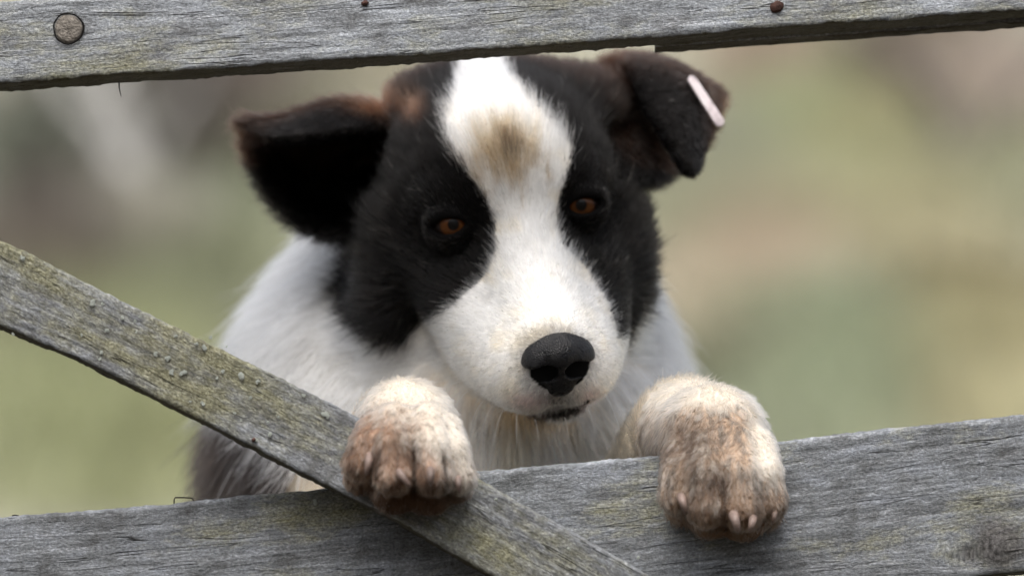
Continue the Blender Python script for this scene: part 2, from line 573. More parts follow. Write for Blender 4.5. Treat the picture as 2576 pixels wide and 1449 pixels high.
def board(name, top, bot, y0, thick, mat, parent, ext=(1.1, 1.1), knots=(), rough=0.0006, seed=1, step=0.0018, m=34, twist=0.0, wane=0.0):
    """weathered board: top/bot are photo-pixel polylines of the front face's long edges (plane y=y0)"""
    def line(pts):
        w = np.array([W(px, py, y0)[[0, 2]] for px, py in pts])
        d0 = (w[0] - w[min(2, len(w) - 1)])
        d0 = d0 / np.linalg.norm(d0)
        d1 = (w[-1] - w[-min(3, len(w))])
        d1 = d1 / np.linalg.norm(d1)
        return np.concatenate([[w[0] + d0 * ext[0]], w, [w[-1] + d1 * ext[1]]])
    a, c = line(top), line(bot)

    def resample(w, ts):
        s = np.concatenate([[0], np.cumsum(np.linalg.norm(np.diff(w, axis=0), axis=1))])
        # smooth the polyline a little
        x = np.interp(ts, s / s[-1], w[:, 0])
        z = np.interp(ts, s / s[-1], w[:, 1])
        return np.stack([x, z], -1), s
    La = np.linalg.norm(a[-1] - a[0])
    sa = np.concatenate([[0], np.cumsum(np.linalg.norm(np.diff(a, axis=0), axis=1))])
    f0, f1 = max(0, (sa[1] - 0.06) / sa[-1]), min(1, (sa[-2] + 0.06) / sa[-1])
    ts = np.concatenate([np.linspace(0, f0, 40)[:-1], np.linspace(f0, f1, int((f1 - f0) * sa[-1] / step)), np.linspace(f1, 1, 40)[1:]])
    A, _ = resample(a, ts)
    B, _ = resample(c, ts)
    n = len(ts)
    # cross-section loop: (across 0 top..1 bottom, depth 0..thick), rounded corners
    r = 0.0022
    hh = float(np.mean(np.linalg.norm(A - B, axis=1)))
    loop = []
    fr = np.linspace(r / hh, 1 - r / hh, m)
    loop += [(t, 0.0) for t in fr]
    loop += [(1 - r / hh * (1 - math.sin(k)), r * (1 - math.cos(k))) for k in np.linspace(0.3, 1.57, 4)]
    loop += [(1.0, y) for y in np.linspace(r * 2, thick - r * 2, 9)]
    loop += [(1 - r / hh, thick)]
    loop += [(t, thick) for t in np.linspace(0.9, 0.1, 5)]
    loop += [(r / hh, thick)]
    loop += [(0.0, y) for y in np.linspace(thick - r * 2, r * 2, 9)]
    loop += [(r / hh * (1 - math.sin(k)), r * (1 - math.cos(k))) for k in np.linspace(1.57, 0.3, 4)]
    loop = np.array(loop)
    k = len(loop)
    T = loop[None, :, 0]
    D = np.broadcast_to(loop[None, :, 1], (n, k)).copy()
    P2 = A[:, None, :] * (1 - T[..., None]) + B[:, None, :] * T[..., None]
    s_along = (ts * sa[-1])[:, None] + np.zeros((1, k))
    t_across = T * hh + np.zeros((n, 1))
    # grain bends round knots
    knot = np.zeros((n, k))
    tw = t_across.copy()
    push = np.zeros((n, k))
    for (kx, ky, kr, amt, dep) in knots:
        w = W(kx, ky, y0)
        dx = P2[..., 0] - w[0]
        dz = P2[..., 1] - w[2]
        rr = np.sqrt(dx * dx + dz * dz)
        front = (D < thick * 0.5)
        knot = np.maximum(knot, front * amt * np.clip(1.25 - rr / kr, 0, 1))
        tw = tw + np.sign(dz) * 0.30 * kr * np.exp(-(dz / (kr * 1.8)) ** 2 - (dx / (kr * 3.0)) ** 2) * np.tanh(np.abs(dz) / kr * 2)
        push += front * dep * np.clip(1.15 - rr / kr, 0, 1)
    # rough edges and surface waves
    q3 = np.stack([s_along * 60, t_across * 200, D * 120], -1).reshape(-1, 3)
    e = (fbm(q3 + seed * 31.7, 4, seed).reshape(n, k) - 0.5)
    q4 = np.stack([s_along * 350, t_across * 700, D * 500], -1).reshape(-1, 3)
    e2 = (fbm(q4 + seed * 11.7, 3, seed + 5).reshape(n, k) - 0.5)
    edge = np.clip(np.abs(T - 0.5) * 2 - 0.85, 0, 0.15) / 0.15
    q5 = np.stack([s_along * 25, T * 0.7 + D * 30, D * 0], -1).reshape(-1, 3)
    e3 = (fbm(q5 + seed * 3.1, 4, seed + 9).reshape(n, k) - 0.5)
    up = np.where(T < 0.5, 1, -1)
    nx = A - B
    nx = nx / np.linalg.norm(nx, axis=1, keepdims=True)
    off = edge * (e * 0.0016 + e2 * 0.0020 + e3 * 0.0014) * up
    P2 = P2 + nx[:, None, :] * off[..., None]
    yy = y0 + D + e * rough * 2.2 + e2 * rough + push + twist * (T - 0.5) * hh
    V = np.stack([P2[..., 0], yy, P2[..., 1]], -1).reshape(-1, 3)
    V = V.reshape(n, k, 3)
    V = np.concatenate([np.repeat(V[:1].mean(1, keepdims=True), k, 1), V, np.repeat(V[-1:].mean(1, keepdims=True), k, 1)]).reshape(-1, 3)
    pad2 = lambda q: np.concatenate([q[:1], q, q[-1:]])
    s_along, tw, D, knot, T = pad2(s_along), pad2(tw), pad2(D), pad2(knot), pad2(np.broadcast_to(T, (n, k)))
    n += 2
    i, j = np.meshgrid(np.arange(n - 1), np.arange(k), indexing='ij')
    jn = (j + 1) % k
    Q = np.stack([i * k + j, i * k + jn, (i + 1) * k + jn, (i + 1) * k + j], -1).reshape(-1, 4)[:, ::-1]
    o = quads_obj(name, V, Q, mat, parent)
    # end caps
    me = o.data
    set_attr(me, 'wood', 'FLOAT_VECTOR', 'POINT', np.stack([s_along + seed * 3.3, tw + seed, D], -1).reshape(-1, 3), 'vector')
    set_attr(me, 'knot', 'FLOAT', 'POINT', knot.ravel(), 'value')
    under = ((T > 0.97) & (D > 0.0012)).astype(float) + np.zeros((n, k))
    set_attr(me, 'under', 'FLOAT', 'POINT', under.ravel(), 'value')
    return o


M_PALE = simple_mat('pale_bark', (0.46, 0.45, 0.43), 0.9, 0.1, vary=18.0)
M_BARK = simple_mat('dark_bark', (0.16, 0.14, 0.13), 0.9, 0.1, vary=18.0)
sapling((352, 640), (235, 150), 0.045, [(0.45, -0.25, 0.0, 0.35, 0.5), (0.35, 0.14, -0.1, 0.30, 0.35)], M_PALE, 'pale leaning bare sapling on the slope, its trunk crossing behind the top rail')
sapling((610, 560), (440, 170), 0.035, [(0.4, -0.2, 0.0, 0.2, 0.6), (0.6, 0.2, 0.1, 0.2, 0.6)], M_BARK, 'dark bare sapling on the slope beside the ear without a tag')
sapling((2470, 520), (2250, 130), 0.035, [(0.4, 0.25, 0.0, 0.25, 0.6), (0.65, -0.2, 0.1, 0.2, 0.6)], M_BARK, 'dark bare sapling on the slope under the rusty nail end of the top rail')

gate = empty('field_gate', (0, 0.015, 0), 'weathered grey timber field gate with a diagonal brace nailed across its rails', 'gate')
M_TOP = wood_material('weathered_wood_top', 0.10, 0.0, 1.7, -0.06)
M_LOW = wood_material('weathered_wood_low', 0.04, 0.3, 1.2, -0.06)
M_BRACE = wood_material('weathered_wood_brace', 0.115, 0.8, 1.35, -0.05)
M_OTHER = wood_material('weathered_wood_stile', 0.02, 0.0, 1.3)

top_rail = board('rail', [(0, 5), (985, -62), (1576, -106), (2576, -178)], [(0, 209), (492, 177), (985, 143), (1576, 99), (2076, 63), (2576, 26)],
                 0.0, 0.030, M_TOP, gate, knots=[(172, 73, 0.0066, 0.5, 0.0)], seed=1)
top_rail['label'] = 'narrow upper rail with a round plug and silvery, algae-tinted grain'
low_rail = board('rail', [(0, 1301), (405, 1268), (810, 1228), (1190, 1187), (1640, 1146), (1970, 1108), (2576, 1040)],
                 [(0, 1690), (810, 1617), (1640, 1538), (2576, 1438)], 0.0, 0.028, M_LOW, gate,
                 knots=[(2515, 1368, 0.0125, 0.8, -0.003), (2440, 1395, 0.006, 0.45, 0.0015)], seed=2, m=50)
low_rail['label'] = 'broad lower rail under the paws, dull grey with a raised knot'
brace = board('brace', [(0, 603), (217, 713), (446, 828), (688, 940), (847, 1022), (1190, 1197), (1390, 1308), (1640, 1449)],
              [(0, 821), (191, 901), (318, 965), (510, 1060), (637, 1127), (796, 1210), (985, 1303), (1240, 1452), (1400, 1545)],
              -0.0245, 0.024, M_BRACE, gate, ext=(0.16, 0.75), seed=3, m=44)
brace['label'] = 'diagonal brace speckled with lichen, ripple saw marks across it'
batten = board('batten', [(1655, 90), (2576, 22)], [(1655, 120), (2100, 90), (2576, 56)], 0.0305, 0.020, M_OTHER, gate, ext=(0.001, 1.1), seed=4, m=8, step=0.004)

# lower rails and end stiles, out of the picture
for k, dy in enumerate((760, 1500, 2250)):
    board('rail', [(0, 1301 + dy), (1288, 1178 + dy), (2576, 1040 + dy)], [(0, 1690 + dy), (1288, 1570 + dy), (2576, 1438 + dy)],
          0.0, 0.028, M_LOW, gate, seed=5 + k, m=10, step=0.01)


def box_part(name, lo, hi, mat, parent, seed):
    n = 60
    zs = np.linspace(lo[2], hi[2], n)
    loop = [(0, 0), (.5, 0), (1, 0), (1, .5), (1, 1), (.5, 1), (0, 1), (0, .5)]
    V, att = [], []
    for z in zs:
        for (u, v) in loop:
            j = rng.uniform(-.0012, .0012, 3)
            V.append((lo[0] + u * (hi[0] - lo[0]) + j[0], lo[1] + v * (hi[1] - lo[1]) + j[1], z))
            att.append((z + seed, u * .08 + seed, v * .05))
    k = len(loop)
    F = [(i * k + j, i * k + (j + 1) % k, (i + 1) * k + (j + 1) % k, (i + 1) * k + j) for i in range(n - 1) for j in range(k)]
    F += [tuple(range(k - 1, -1, -1)), tuple((n - 1) * k + j for j in range(k))]
    o = mesh_obj(name, V, F, mat, parent, smooth=False)
    set_attr(o.data, 'wood', 'FLOAT_VECTOR', 'POINT', att, 'vector')
    set_attr(o.data, 'knot', 'FLOAT', 'POINT', np.zeros(len(V)), 'value')
    return o


box_part('stile', (-1.37, -0.012, -0.05), (-1.27, 0.045, 1.05), M_OTHER, gate, 3)
box_part('stile', (1.27, -0.012, -0.05), (1.37, 0.045, 1.25), M_OTHER, gate, 5)

# peg in the top rail: domed round end with a dark gap round it
M_PEG = simple_mat('peg_end_grain', (0.21, 0.19, 0.165), 0.9, 0.2, bump=(900, 0.9, 0.0012), vary=700.0)
c = W(172, 73, -0.0002)
pv, pf = [], []
prof = [(0.0, -0.0012), (0.30, -0.0012), (0.55, -0.0011), (0.8, -0.0009), (0.93, -0.0005), (1.0, 0.0006), (1.0, 0.012)]
R = 0.0063
for (r, y) in prof:
    for k in range(40):
        a = k / 40 * 2 * math.pi
        jit = 1 + 0.025 * math.sin(3 * a + 1) + 0.015 * math.sin(7 * a)
        pv.append((c[0] + R * r * jit * math.cos(a), c[1] + y + (rng.uniform(-1, 1) * 0.00022 if r < 0.9 else 0), c[2] + R * 1.04 * r * jit * math.sin(a)))
for i in range(len(prof) - 1):
    for k in range(40):
        pf.append((i * 40 + k, (i + 1) * 40 + k, (i + 1) * 40 + (k + 1) % 40, i * 40 + (k + 1) % 40))
peg = mesh_obj('peg', pv, pf, M_PEG, top_rail)
M_GAP = simple_mat('dark_gap', (0.012, 0.011, 0.010), 0.95, 0.1)
gv, gf = [], []
for (r, y) in ((1.0, -0.0007), (1.05, -0.0011), (1.10, -0.0007)):
    for k in range(48):
        a = k / 48 * 2 * math.pi
        wv = 1 + 0.025 * math.sin(3 * a + 1) + 0.015 * math.sin(7 * a)
        wd = r + 0.05 * (r - 1) / 0.1 * max(0, math.cos(a + 0.5))
        gv.append((c[0] + R * wd * wv * math.cos(a), c[1] + y, c[2] + R * 1.04 * wd * wv * math.sin(a)))
for i in range(2):
    for k in range(48):
        gf.append((i * 48 + k, (i + 1) * 48 + k, (i + 1) * 48 + (k + 1) % 48, i * 48 + (k + 1) % 48))
mesh_obj('peg_hole', gv, gf, M_GAP, top_rail)

# nail heads
M_RUST = simple_mat('rusty_nail', (0.07, 0.035, 0.028), 0.8, 0.3, bump=(700, 0.8, 0.001), vary=300.0, metallic=0.3)


def nail(px, py, y, r, parent, squash=1.0):
    c = W(px, py, y)
    v, f = [], []
    prof = [(0.0, -0.0016), (0.6, -0.0014), (0.95, -0.0007), (1.05, 0.0006), (1.0, 0.003)]
    for (q, dy) in prof:
        for k in range(14):
            a = k / 14 * 2 * math.pi
            j = 1 + 0.12 * math.sin(2 * a + 0.6) + 0.07 * math.sin(5 * a)
            v.append((c[0] + r * q * j * math.cos(a), c[1] + dy, c[2] + r * q * j * squash * math.sin(a)))
    for i in range(len(prof) - 1):
        for k in range(14):
            f.append((i * 14 + k, (i + 1) * 14 + k, (i + 1) * 14 + (k + 1) % 14, i * 14 + (k + 1) % 14))
    return mesh_obj('nail', v, f, M_RUST, parent)


nail(1954, 18, -0.0002, 0.0029, top_rail)
nail(918, 9, -0.0002, 0.0016, top_rail, 0.8)
nail(639, 1106, -0.0248, 0.0011, brace)

# lichen tufts on the brace and on the lower rail
M_LICH = simple_mat('lichen', (0.56, 0.60, 0.54), 0.95, 0.1, bump=(1500, 1.0, 0.0008), vary=500.0)


def lichen_mesh(seed):
    r = np.random.default_rng(seed)
    v, f = [], []
    for lobe in range(r.integers(3, 6)):
        a, d = r.uniform(0, 6.28), r.uniform(0, .75)
        cx, cz, s = d * math.cos(a), d * math.sin(a), r.uniform(.35, .6)
        b0 = len(v)
        for ring, (q, h) in enumerate(((1.0, 0.05), (0.75, 0.35), (0.3, 0.42))):
            for k in range(7):
                t = k / 7 * 6.283
                j = r.uniform(.75, 1.25)
                v.append((cx + s * q * j * math.cos(t), -h * s * 1.3, cz + s * q * j * math.sin(t)))
        for ring in range(2):
            for k in range(7):
                f.append((b0 + ring * 7 + k, b0 + ring * 7 + (k + 1) % 7, b0 + (ring + 1) * 7 + (k + 1) % 7, b0 + (ring + 1) * 7 + k))
        f.append(tuple(b0 + 14 + k for k in range(7)))
    me = bpy.data.meshes.new('lichen_tuft')
    me.from_pydata(v, [], f)
    me.materials.append(M_LICH)
    return me


LM = [lichen_mesh(40 + k) for k in range(7)]
spots = [(58, 650, 6), (232, 765, 7), (258, 762, 4), (307, 798, 5), (340, 806, 4), (352, 798, 3), (270, 832, 5), (343, 836, 3), (515, 877, 6),
         (440, 845, 4), (605, 943, 9), (545, 953, 4), (421, 903, 6), (432, 935, 6), (464, 936, 6), (455, 941, 5), (510, 1012, 6), (640, 1105, 6),
         (680, 1090, 6), (560, 935, 4), (650, 960, 5), (630, 1000, 4), (820, 1042, 7), (822, 1050, 5), (255, 885, 5), (250, 905, 4), (530, 850, 4),
         (392, 890, 5), (495, 865, 4), (205, 842, 3), (33, 838, 4), (480, 1010, 3), (570, 870, 3), (765, 995, 4), (675, 1062, 3), (700, 1048, 3),
         (1190, 1240, 3), (1245, 1255, 4), (1180, 1262, 3), (880, 1120, 3), (590, 1040, 3), (606, 1058, 3), (1430, 1380, 4)]
for k, (x, y, r) in enumerate(spots):
    o = bpy.data.objects.new('lichen_tuft', LM[k % 7])
    C.objects.link(o)
    w = W(x, y, -0.0254)
    o.location = w
    s = r * 0.000177 * 1.5
    o.scale = (s, s, s)
    o.rotation_euler = (0, random.uniform(0, 6.28), 0)
    o.parent = brace
for k, (x, y, r) in enumerate([(795, 1258, 11), (687, 1245, 6), (1606, 1400, 6)]):
    o = bpy.data.objects.new('lichen_tuft', LM[(k + 2) % 7])
    C.objects.link(o)
    o.location = W(x, y, -0.0004 if k < 2 else -0.0249)
    s = r * 0.000177
    o.scale = (s, s, s)
    o.rotation_euler = (0, random.uniform(0, 6.28), 0)
    o.parent = low_rail if k < 2 else brace


M_WIRE = simple_mat('dark_wire', (0.03, 0.025, 0.022), 0.6, 0.4, metallic=0.6)
tube('staple', [W(438, 1268, 0.012), W(438, 1256, 0.012), W(441, 1251, 0.012), W(460, 1251, 0.012), W(482, 1252, 0.012), W(486, 1256, 0.012), W(487, 1266, 0.012)], 0.00032, M_WIRE, low_rail)
tube('staple', [W(30, 1302, 0.012), W(31, 1296, 0.012), W(38, 1295, 0.012), W(46, 1296, 0.012), W(47, 1303, 0.012)], 0.0003, M_WIRE, low_rail)
tube('splinter', [W(299, 205, 0.02), W(300, 222, 0.02), W(302, 232, 0.02), W(305, 244, 0.02)], [0.0004, 0.0003, 0.00025, 0.0001], M_WIRE, top_rail)

# ------------------------------------------------------------------ the dog
# head frame: U across (towards the tagged ear), F forward along the muzzle, N up
F_ = np.array([0.205, -0.823, -0.530])
F_ /= np.linalg.norm(F_)
U_ = np.array([0.977, 0.148, 0.148])
U_ -= F_ * (U_ @ F_)
U_ /= np.linalg.norm(U_)
N_ = np.cross(F_, U_)
if N_[2] < 0:
    N_ = -N_
EYE_MID = W(1298, 541, 0.094)


def H(u, f, n):
    """head-frame millimetres -> world"""
    return EYE_MID + (U_ * u + F_ * f + N_ * n) * 0.001


RH = np.stack([U_, F_, N_], 1)
PRIMS = []   # (kind, params, k, group)


def capsule(a, b, ra, rb, k=0.012, group='body'):
    PRIMS.append(('cap', (np.array(a), np.array(b), ra, rb), k, group))


def ellip(c, r, k=0.012, group='body', R=None):
    PRIMS.append(('ell', (np.array(c), np.array(r, float), np.eye(3) if R is None else R), k, group))


def prim_eval(p, X, Y, Z):
    kind, q = p[0], p[1]
    if kind == 'cap':
        a, b, ra, rb = q
        d = b - a
        L2 = d @ d
        x, y, z = X - a[0], Y - a[1], Z - a[2]
        t = np.clip((x * d[0] + y * d[1] + z * d[2]) / L2, 0, 1)
        return np.sqrt((x - t * d[0]) ** 2 + (y - t * d[1]) ** 2 + (z - t * d[2]) ** 2) - (ra + t * (rb - ra))
    c, r, R = q
    x, y, z = X - c[0], Y - c[1], Z - c[2]
    k0 = 0
    k1 = 0
    for i in range(3):
        e = (x * R[0, i] + y * R[1, i] + z * R[2, i]) / r[i]
        k0 = k0 + e * e
        k1 = k1 + (e / r[i]) ** 2
    k0 = np.sqrt(k0)
    k1 = np.sqrt(k1) + 1e-9
    return k0 * (k0 - 1) / k1


def prim_box(p):
    if p[0] == 'cap':
        a, b, ra, rb = p[1]
        r = max(ra, rb)
        return np.minimum(a, b) - r, np.maximum(a, b) + r
    c, r, R = p[1]
    m = r.max()
    return c - m, c + m


hk = 0.014
# skull, brows, cheeks
ellip(H(0, -40, 6), (.050, .058, .044), hk, 'head', RH)
ellip(H(0, -74, 10), (.036, .030, .034), hk, 'head', RH)
for s in (-1, 1):
    ellip(H(s * 25, -8, 9), (.021, .022, .016), hk, 'head', RH)
    ellip(H(s * 40, -30, -22), (.025, .036, .030), hk, 'head', RH)
    ellip(H(s * 30, 6, -28), (.019, .030, .020), hk, 'head', RH)
    ellip(H(s * 19, 50, -43), (.0175, .031, .021), 0.010, 'head', RH)      # upper lip
    ellip(H(s * 13, 72, -46), (.0145, .016, .0165), 0.008, 'head', RH)
capsule(H(0, 0, -14), H(0, 70, -34), .027, .021, hk, 'head')               # muzzle
capsule(H(0, 4, 2), H(0, 74, -28), .015, .0120, 0.010, 'head')             # bridge
for s in (-1, 1):
    ellip(H(s * 27, 24, -41), (.0160, .032, .022), .012, 'head', RH)
capsule(H(0, -10, -48), H(5, 61, -63), .026, .0130, 0.006, 'head')         # lower jaw
capsule(H(-22, -20, -40), H(-14, 40, -54), .024, .014, 0.010, 'head')
capsule(H(22, -20, -40), H(14, 40, -54), .024, .014, 0.010, 'head')
ellip(W(1560, 690, .135), (.012, .030, .030), .012, 'head')
ellip(W(985, 760, .135), (.015, .030, .024), .012, 'head')
# broad crown running out to the ear roots
ellip(W(1400, 278, .158), (.026, .030, .019), .016, 'head')
ellip(W(1470, 312, .150), (.022, .028, .022), .014, 'head')
ellip(W(1068, 300, .152), (.021, .028, .019), .014, 'head')
# neck and ruff
ellip(W(1190, 640, 0.215), (.062, .055, .075), .03, 'neck')
ellip(W(1150, 860, 0.225), (.078, .070, .075), .03, 'neck')
ellip(W(1120, 1070, 0.225), (.084, .085, .090), .03, 'neck')
ellip(W(1430, 1000, 0.185), (.030, .050, .070), .03, 'neck')
ellip(W(1300, 1180, 0.165), (.065, .062, .070), .03, 'neck')
# trunk leaning against the gate
T0, T1 = W(1130, 1260, 0.235), np.array([-0.075, 0.42, 0.36])
capsule(T0, T0 * .45 + T1 * .55 + np.array([0, -0.005, 0.0]), .112, .098, .04, 'body')
capsule(T0 * .45 + T1 * .55, T1, .092, .080, .04, 'body')
ellip(T1 + np.array([0, 0.005, -0.01]), (.085, .085, .085), .03, 'body')
# hind legs
for s in (-1, 1):
    hip = T1 + np.array([s * .055, -.005, -.01])
    knee = T1 + np.array([s * .085, -.085, -.135])
    hock = np.array([knee[0] + s * .005, knee[1] + .105, .135])
    foot = np.array([hock[0], hock[1] - .035, .030])
    toe = np.array([hock[0], hock[1] - .085, .018])
    capsule(hip, knee, .062, .036, .02, 'body')
    capsule(knee, hock, .034, .019, .012, 'body')
    capsule(hock, foot, .019, .018, .010, 'body')
    capsule(foot, toe, .021, .018, .010, 'body')
tail = [T1 + np.array(v) for v in ((-.01, .07, -.02), (-.02, .14, -.09), (-.03, .17, -.18), (-.03, .20, -.26), (-.03, .26, -.30))]
for i in range(4):
    capsule(tail[i], tail[i + 1], .030 - .005 * i, .025 - .005 * i, .012, 'body')

# forelegs and paws hooked over the gate
capsule(W(960, 1330, .17), W(985, 1330, .115), .050, .034, .02, 'leg')
capsule(W(985, 1330, .105), W(1015, 1085, .050), .027, .0205, .012, 'leg')
capsule(W(1015, 1110, .050), W(1022, 1080, .004), .0190, .0190, .012, 'paw')
capsule(W(1022, 1078, .004), W(1026, 1120, -.024), .0195, .0150, .010, 'paw')
ellip(W(1026, 1165, -.034), (.0225, .0105, .0170), .006, 'paw')
LEFT_TOES = [((950, 1085, -.033), (908, 1165, -.0405), .0090, .0080), ((990, 1068, -.036), (990, 1196, -.0495), .0095, .0088),
             ((1074, 1068, -.036), (1090, 1198, -.0495), .0095, .0088), ((1112, 1085, -.033), (1154, 1200, -.0405), .0090, .0078)]
for a, bq, ra, rb in LEFT_TOES:
    m_ = (W(*a) + W(*bq)) / 2 + np.array([0, -.004, 0])
    capsule(W(*a), m_, ra, (ra + rb) / 2, .0018, 'paw')
    capsule(m_, W(*bq), (ra + rb) / 2, rb, .0018, 'paw')
for c, r in (((912, 1200, -.031), .0072), ((992, 1240, -.0335), .0095), ((1078, 1242, -.0335), .0095), ((1142, 1228, -.031), .0070)):
    capsule(W(c[0] - 6, c[1], c[2]), W(c[0] + 6, c[1], c[2]), r, r, .002, 'paw')
capsule(W(1480, 1330, .20), W(1560, 1330, .145), .050, .036, .02, 'leg')
capsule(W(1575, 1330, .140), W(1690, 1130, .085), .027, .0205, .012, 'leg')
capsule(W(1690, 1130, .085), W(1730, 1085, .040), .0205, .0205, .012, 'leg')
capsule(W(1730, 1085, .040), W(1795, 1108, .006), .0205, .0210, .012, 'paw')
capsule(W(1795, 1108, .006), W(1812, 1150, -.004), .0220, .0180, .010, 'paw')
ellip(W(1815, 1215, -.010), (.0235, .0110, .0195), .006, 'paw')
RIGHT_TOES = [((1722, 1145, -.008), (1706, 1246, -.0165), .0095, .0086), ((1775, 1122, -.012), (1778, 1274, -.0250), .0102, .0095),
              ((1850, 1120, -.012), (1868, 1282, -.0250), .0102, .0095), ((1900, 1130, -.008), (1932, 1262, -.0165), .0095, .0084)]
for a, bq, ra, rb in RIGHT_TOES:
    m_ = (W(*a) + W(*bq)) / 2 + np.array([0, -.004, 0])
    capsule(W(*a), m_, ra, (ra + rb) / 2, .0018, 'paw')
    capsule(m_, W(*bq), (ra + rb) / 2, rb, .0018, 'paw')
for c, r in (((1722, 1276, -.0065), .0072), ((1790, 1304, -.0090), .0090), ((1868, 1312, -.0090), .0090), ((1924, 1288, -.0065), .0068)):
    capsule(W(c[0] - 6, c[1], c[2]), W(c[0] + 6, c[1], c[2]), r, r, .002, 'paw')


# ears: curved sheets given by a small net of points, stamped as beads
def patch(net, nu, nv):
    net = np.array([[W(*p) for p in row] for row in net])

    def cr(arr, n):
        m = len(arr)
        t = np.linspace(0, m - 1 - 1e-6, n)
        i = t.astype(int)
        f = (t - i).reshape(-1, *([1] * (arr.ndim - 1)))
        g = lambda j: arr[np.clip(j, 0, m - 1)]
        p0, p1, p2, p3 = g(i - 1), g(i), g(i + 1), g(i + 2)
        return 0.5 * (2 * p1 + (p2 - p0) * f + (2 * p0 - 5 * p1 + 4 * p2 - p3) * f ** 2 + (3 * p1 - p0 - 3 * p2 + p3) * f ** 3)
    a = cr(net, nu)
    return np.swapaxes(cr(np.swapaxes(a, 0, 1), nv), 0, 1)


EAR_L = patch([
    [(1090, 330, .130), (1060, 285, .150), (1070, 430, .150), (1010, 600, .125)],
    [(1000, 330, .128), (985, 280, .155), (990, 430, .180), (925, 600, .138)],
    [(900, 330, .117), (885, 277, .143), (885, 430, .190), (835, 586, .142)],
    [(795, 343, .112), (795, 292, .135), (785, 430, .175), (745, 545, .142)],
    [(715, 348, .118), (708, 318, .135), (695, 405, .158), (688, 478, .143)],
    [(668, 337, .128), (655, 320, .136), (650, 365, .146), (655, 410, .142)],
    [(640, 324, .134), (632, 318, .137), (632, 326, .140), (637, 345, .140)]], 62, 56)
EAR_R = patch([
    [(1390, 290, .130), (1500, 410, .112), (1590, 460, .120), (1665, 440, .150)],
    [(1430, 225, .150), (1560, 300, .140), (1650, 370, .148), (1735, 385, .170)],
    [(1510, 172, .160), (1610, 175, .158), (1710, 215, .160), (1800, 270, .172)],
    [(1560, 158, .155), (1650, 160, .150), (1738, 205, .150), (1802, 245, .165)],
    [(1590, 180, .130), (1670, 190, .128), (1745, 235, .132), (1790, 290, .150)],
    [(1625, 260, .117), (1690, 280, .116), (1740, 305, .121), (1772, 340, .134)],
    [(1680, 350, .110), (1710, 360, .110), (1738, 375, .115), (1755, 385, .124)],
    [(1725, 418, .108), (1731, 422, .108), (1737, 424, .110), (1742, 422, .113)]], 62, 46)

# ---- field on a rectilinear grid, fine round head and paws
def gaxis(lo, hi, f0, f1, fine, coarse):
    return np.concatenate([np.arange(lo, f0, coarse), np.arange(f0, f1, fine), np.arange(f1, hi, coarse)])


FINE = 0.0013
xs = gaxis(-0.24, 0.20, -0.135, 0.135, FINE, 0.004)
ys = gaxis(-0.072, 0.74, -0.072, 0.205, FINE, 0.005)
zs = gaxis(-0.01, 0.94, 0.655, 0.895, FINE, 0.006)
FLD = np.full((len(xs), len(ys), len(zs)), 0.5, dtype=np.float32)


def sl(lo, hi, pad):
    r = []
    for ax, a, c in zip((xs, ys, zs), lo, hi):
        i0, i1 = np.searchsorted(ax, a - pad), np.searchsorted(ax, c + pad)
        r.append(slice(max(i0 - 1, 0), min(i1 + 1, len(ax))))
    return tuple(r)


def sub(s):
    return (xs[s[0]].astype(np.float32)[:, None, None], ys[s[1]].astype(np.float32)[None, :, None], zs[s[2]].astype(np.float32)[None, None, :])


def smin(a, d, k):
    h = np.clip(0.5 + 0.5 * (d - a) / k, 0, 1)
    return d * (1 - h) + a * h - k * h * (1 - h)


def apply(p):
    lo, hi = prim_box(p)
    s = sl(lo, hi, p[2] + 0.006)
    d = prim_eval(p, *sub(s)).astype(np.float32)
    FLD[s] = smin(FLD[s], d, p[2])


def stamp(pts, rad, k=0.002):
    for p in pts:
        s = sl(p, p, rad + 0.005)
        X, Y, Z = sub(s)
        d = np.sqrt((X - p[0]) ** 2 + (Y - p[1]) ** 2 + (Z - p[2]) ** 2) - rad
        FLD[s] = smin(FLD[s], d.astype(np.float32), k)


paw_prims = [p for p in PRIMS if p[3] == 'paw']
for p in PRIMS:
    if p[3] != 'paw':
        apply(p)
for p in paw_prims:
    apply(p)
stamp(EAR_L.reshape(-1, 3), 0.0026)
stamp(EAR_R.reshape(-1, 3), 0.0024)
ER = 0.0108
def first_hit(px, py, y=0.02, dy=0.0005):
    """depth at which the line of sight through a photo pixel meets the dog"""
    while y < 0.3:
        w_ = W(px, py, y)
        if FLD[np.searchsorted(xs, w_[0]), np.searchsorted(ys, w_[1]), np.searchsorted(zs, w_[2])] < 0:
            return y
        y += dy
    return y


# mouth: a slit along the lower edge of the upper lips
MOUTH = []
mx = np.linspace(1296, 1492, 30)
my = np.interp(mx, [1296, 1330, 1360, 1395, 1430, 1460, 1492], [1049, 1050, 1046, 1040, 1034, 1026, 1012])
for x_, y_ in zip(mx, my):
    MOUTH.append(W(x_, y_, min(first_hit(x_, y_), 0.062)))
for p in MOUTH:
    s = sl(p, p, 0.008)
    X, Y, Z = sub(s)
    d = np.sqrt((X - p[0]) ** 2 + ((Y - p[1]) * .6) ** 2 + (Z - p[2]) ** 2) - 0.0017
    FLD[s] = -smin(-FLD[s], d.astype(np.float32), 0.001)
MOUTH = np.array(MOUTH)
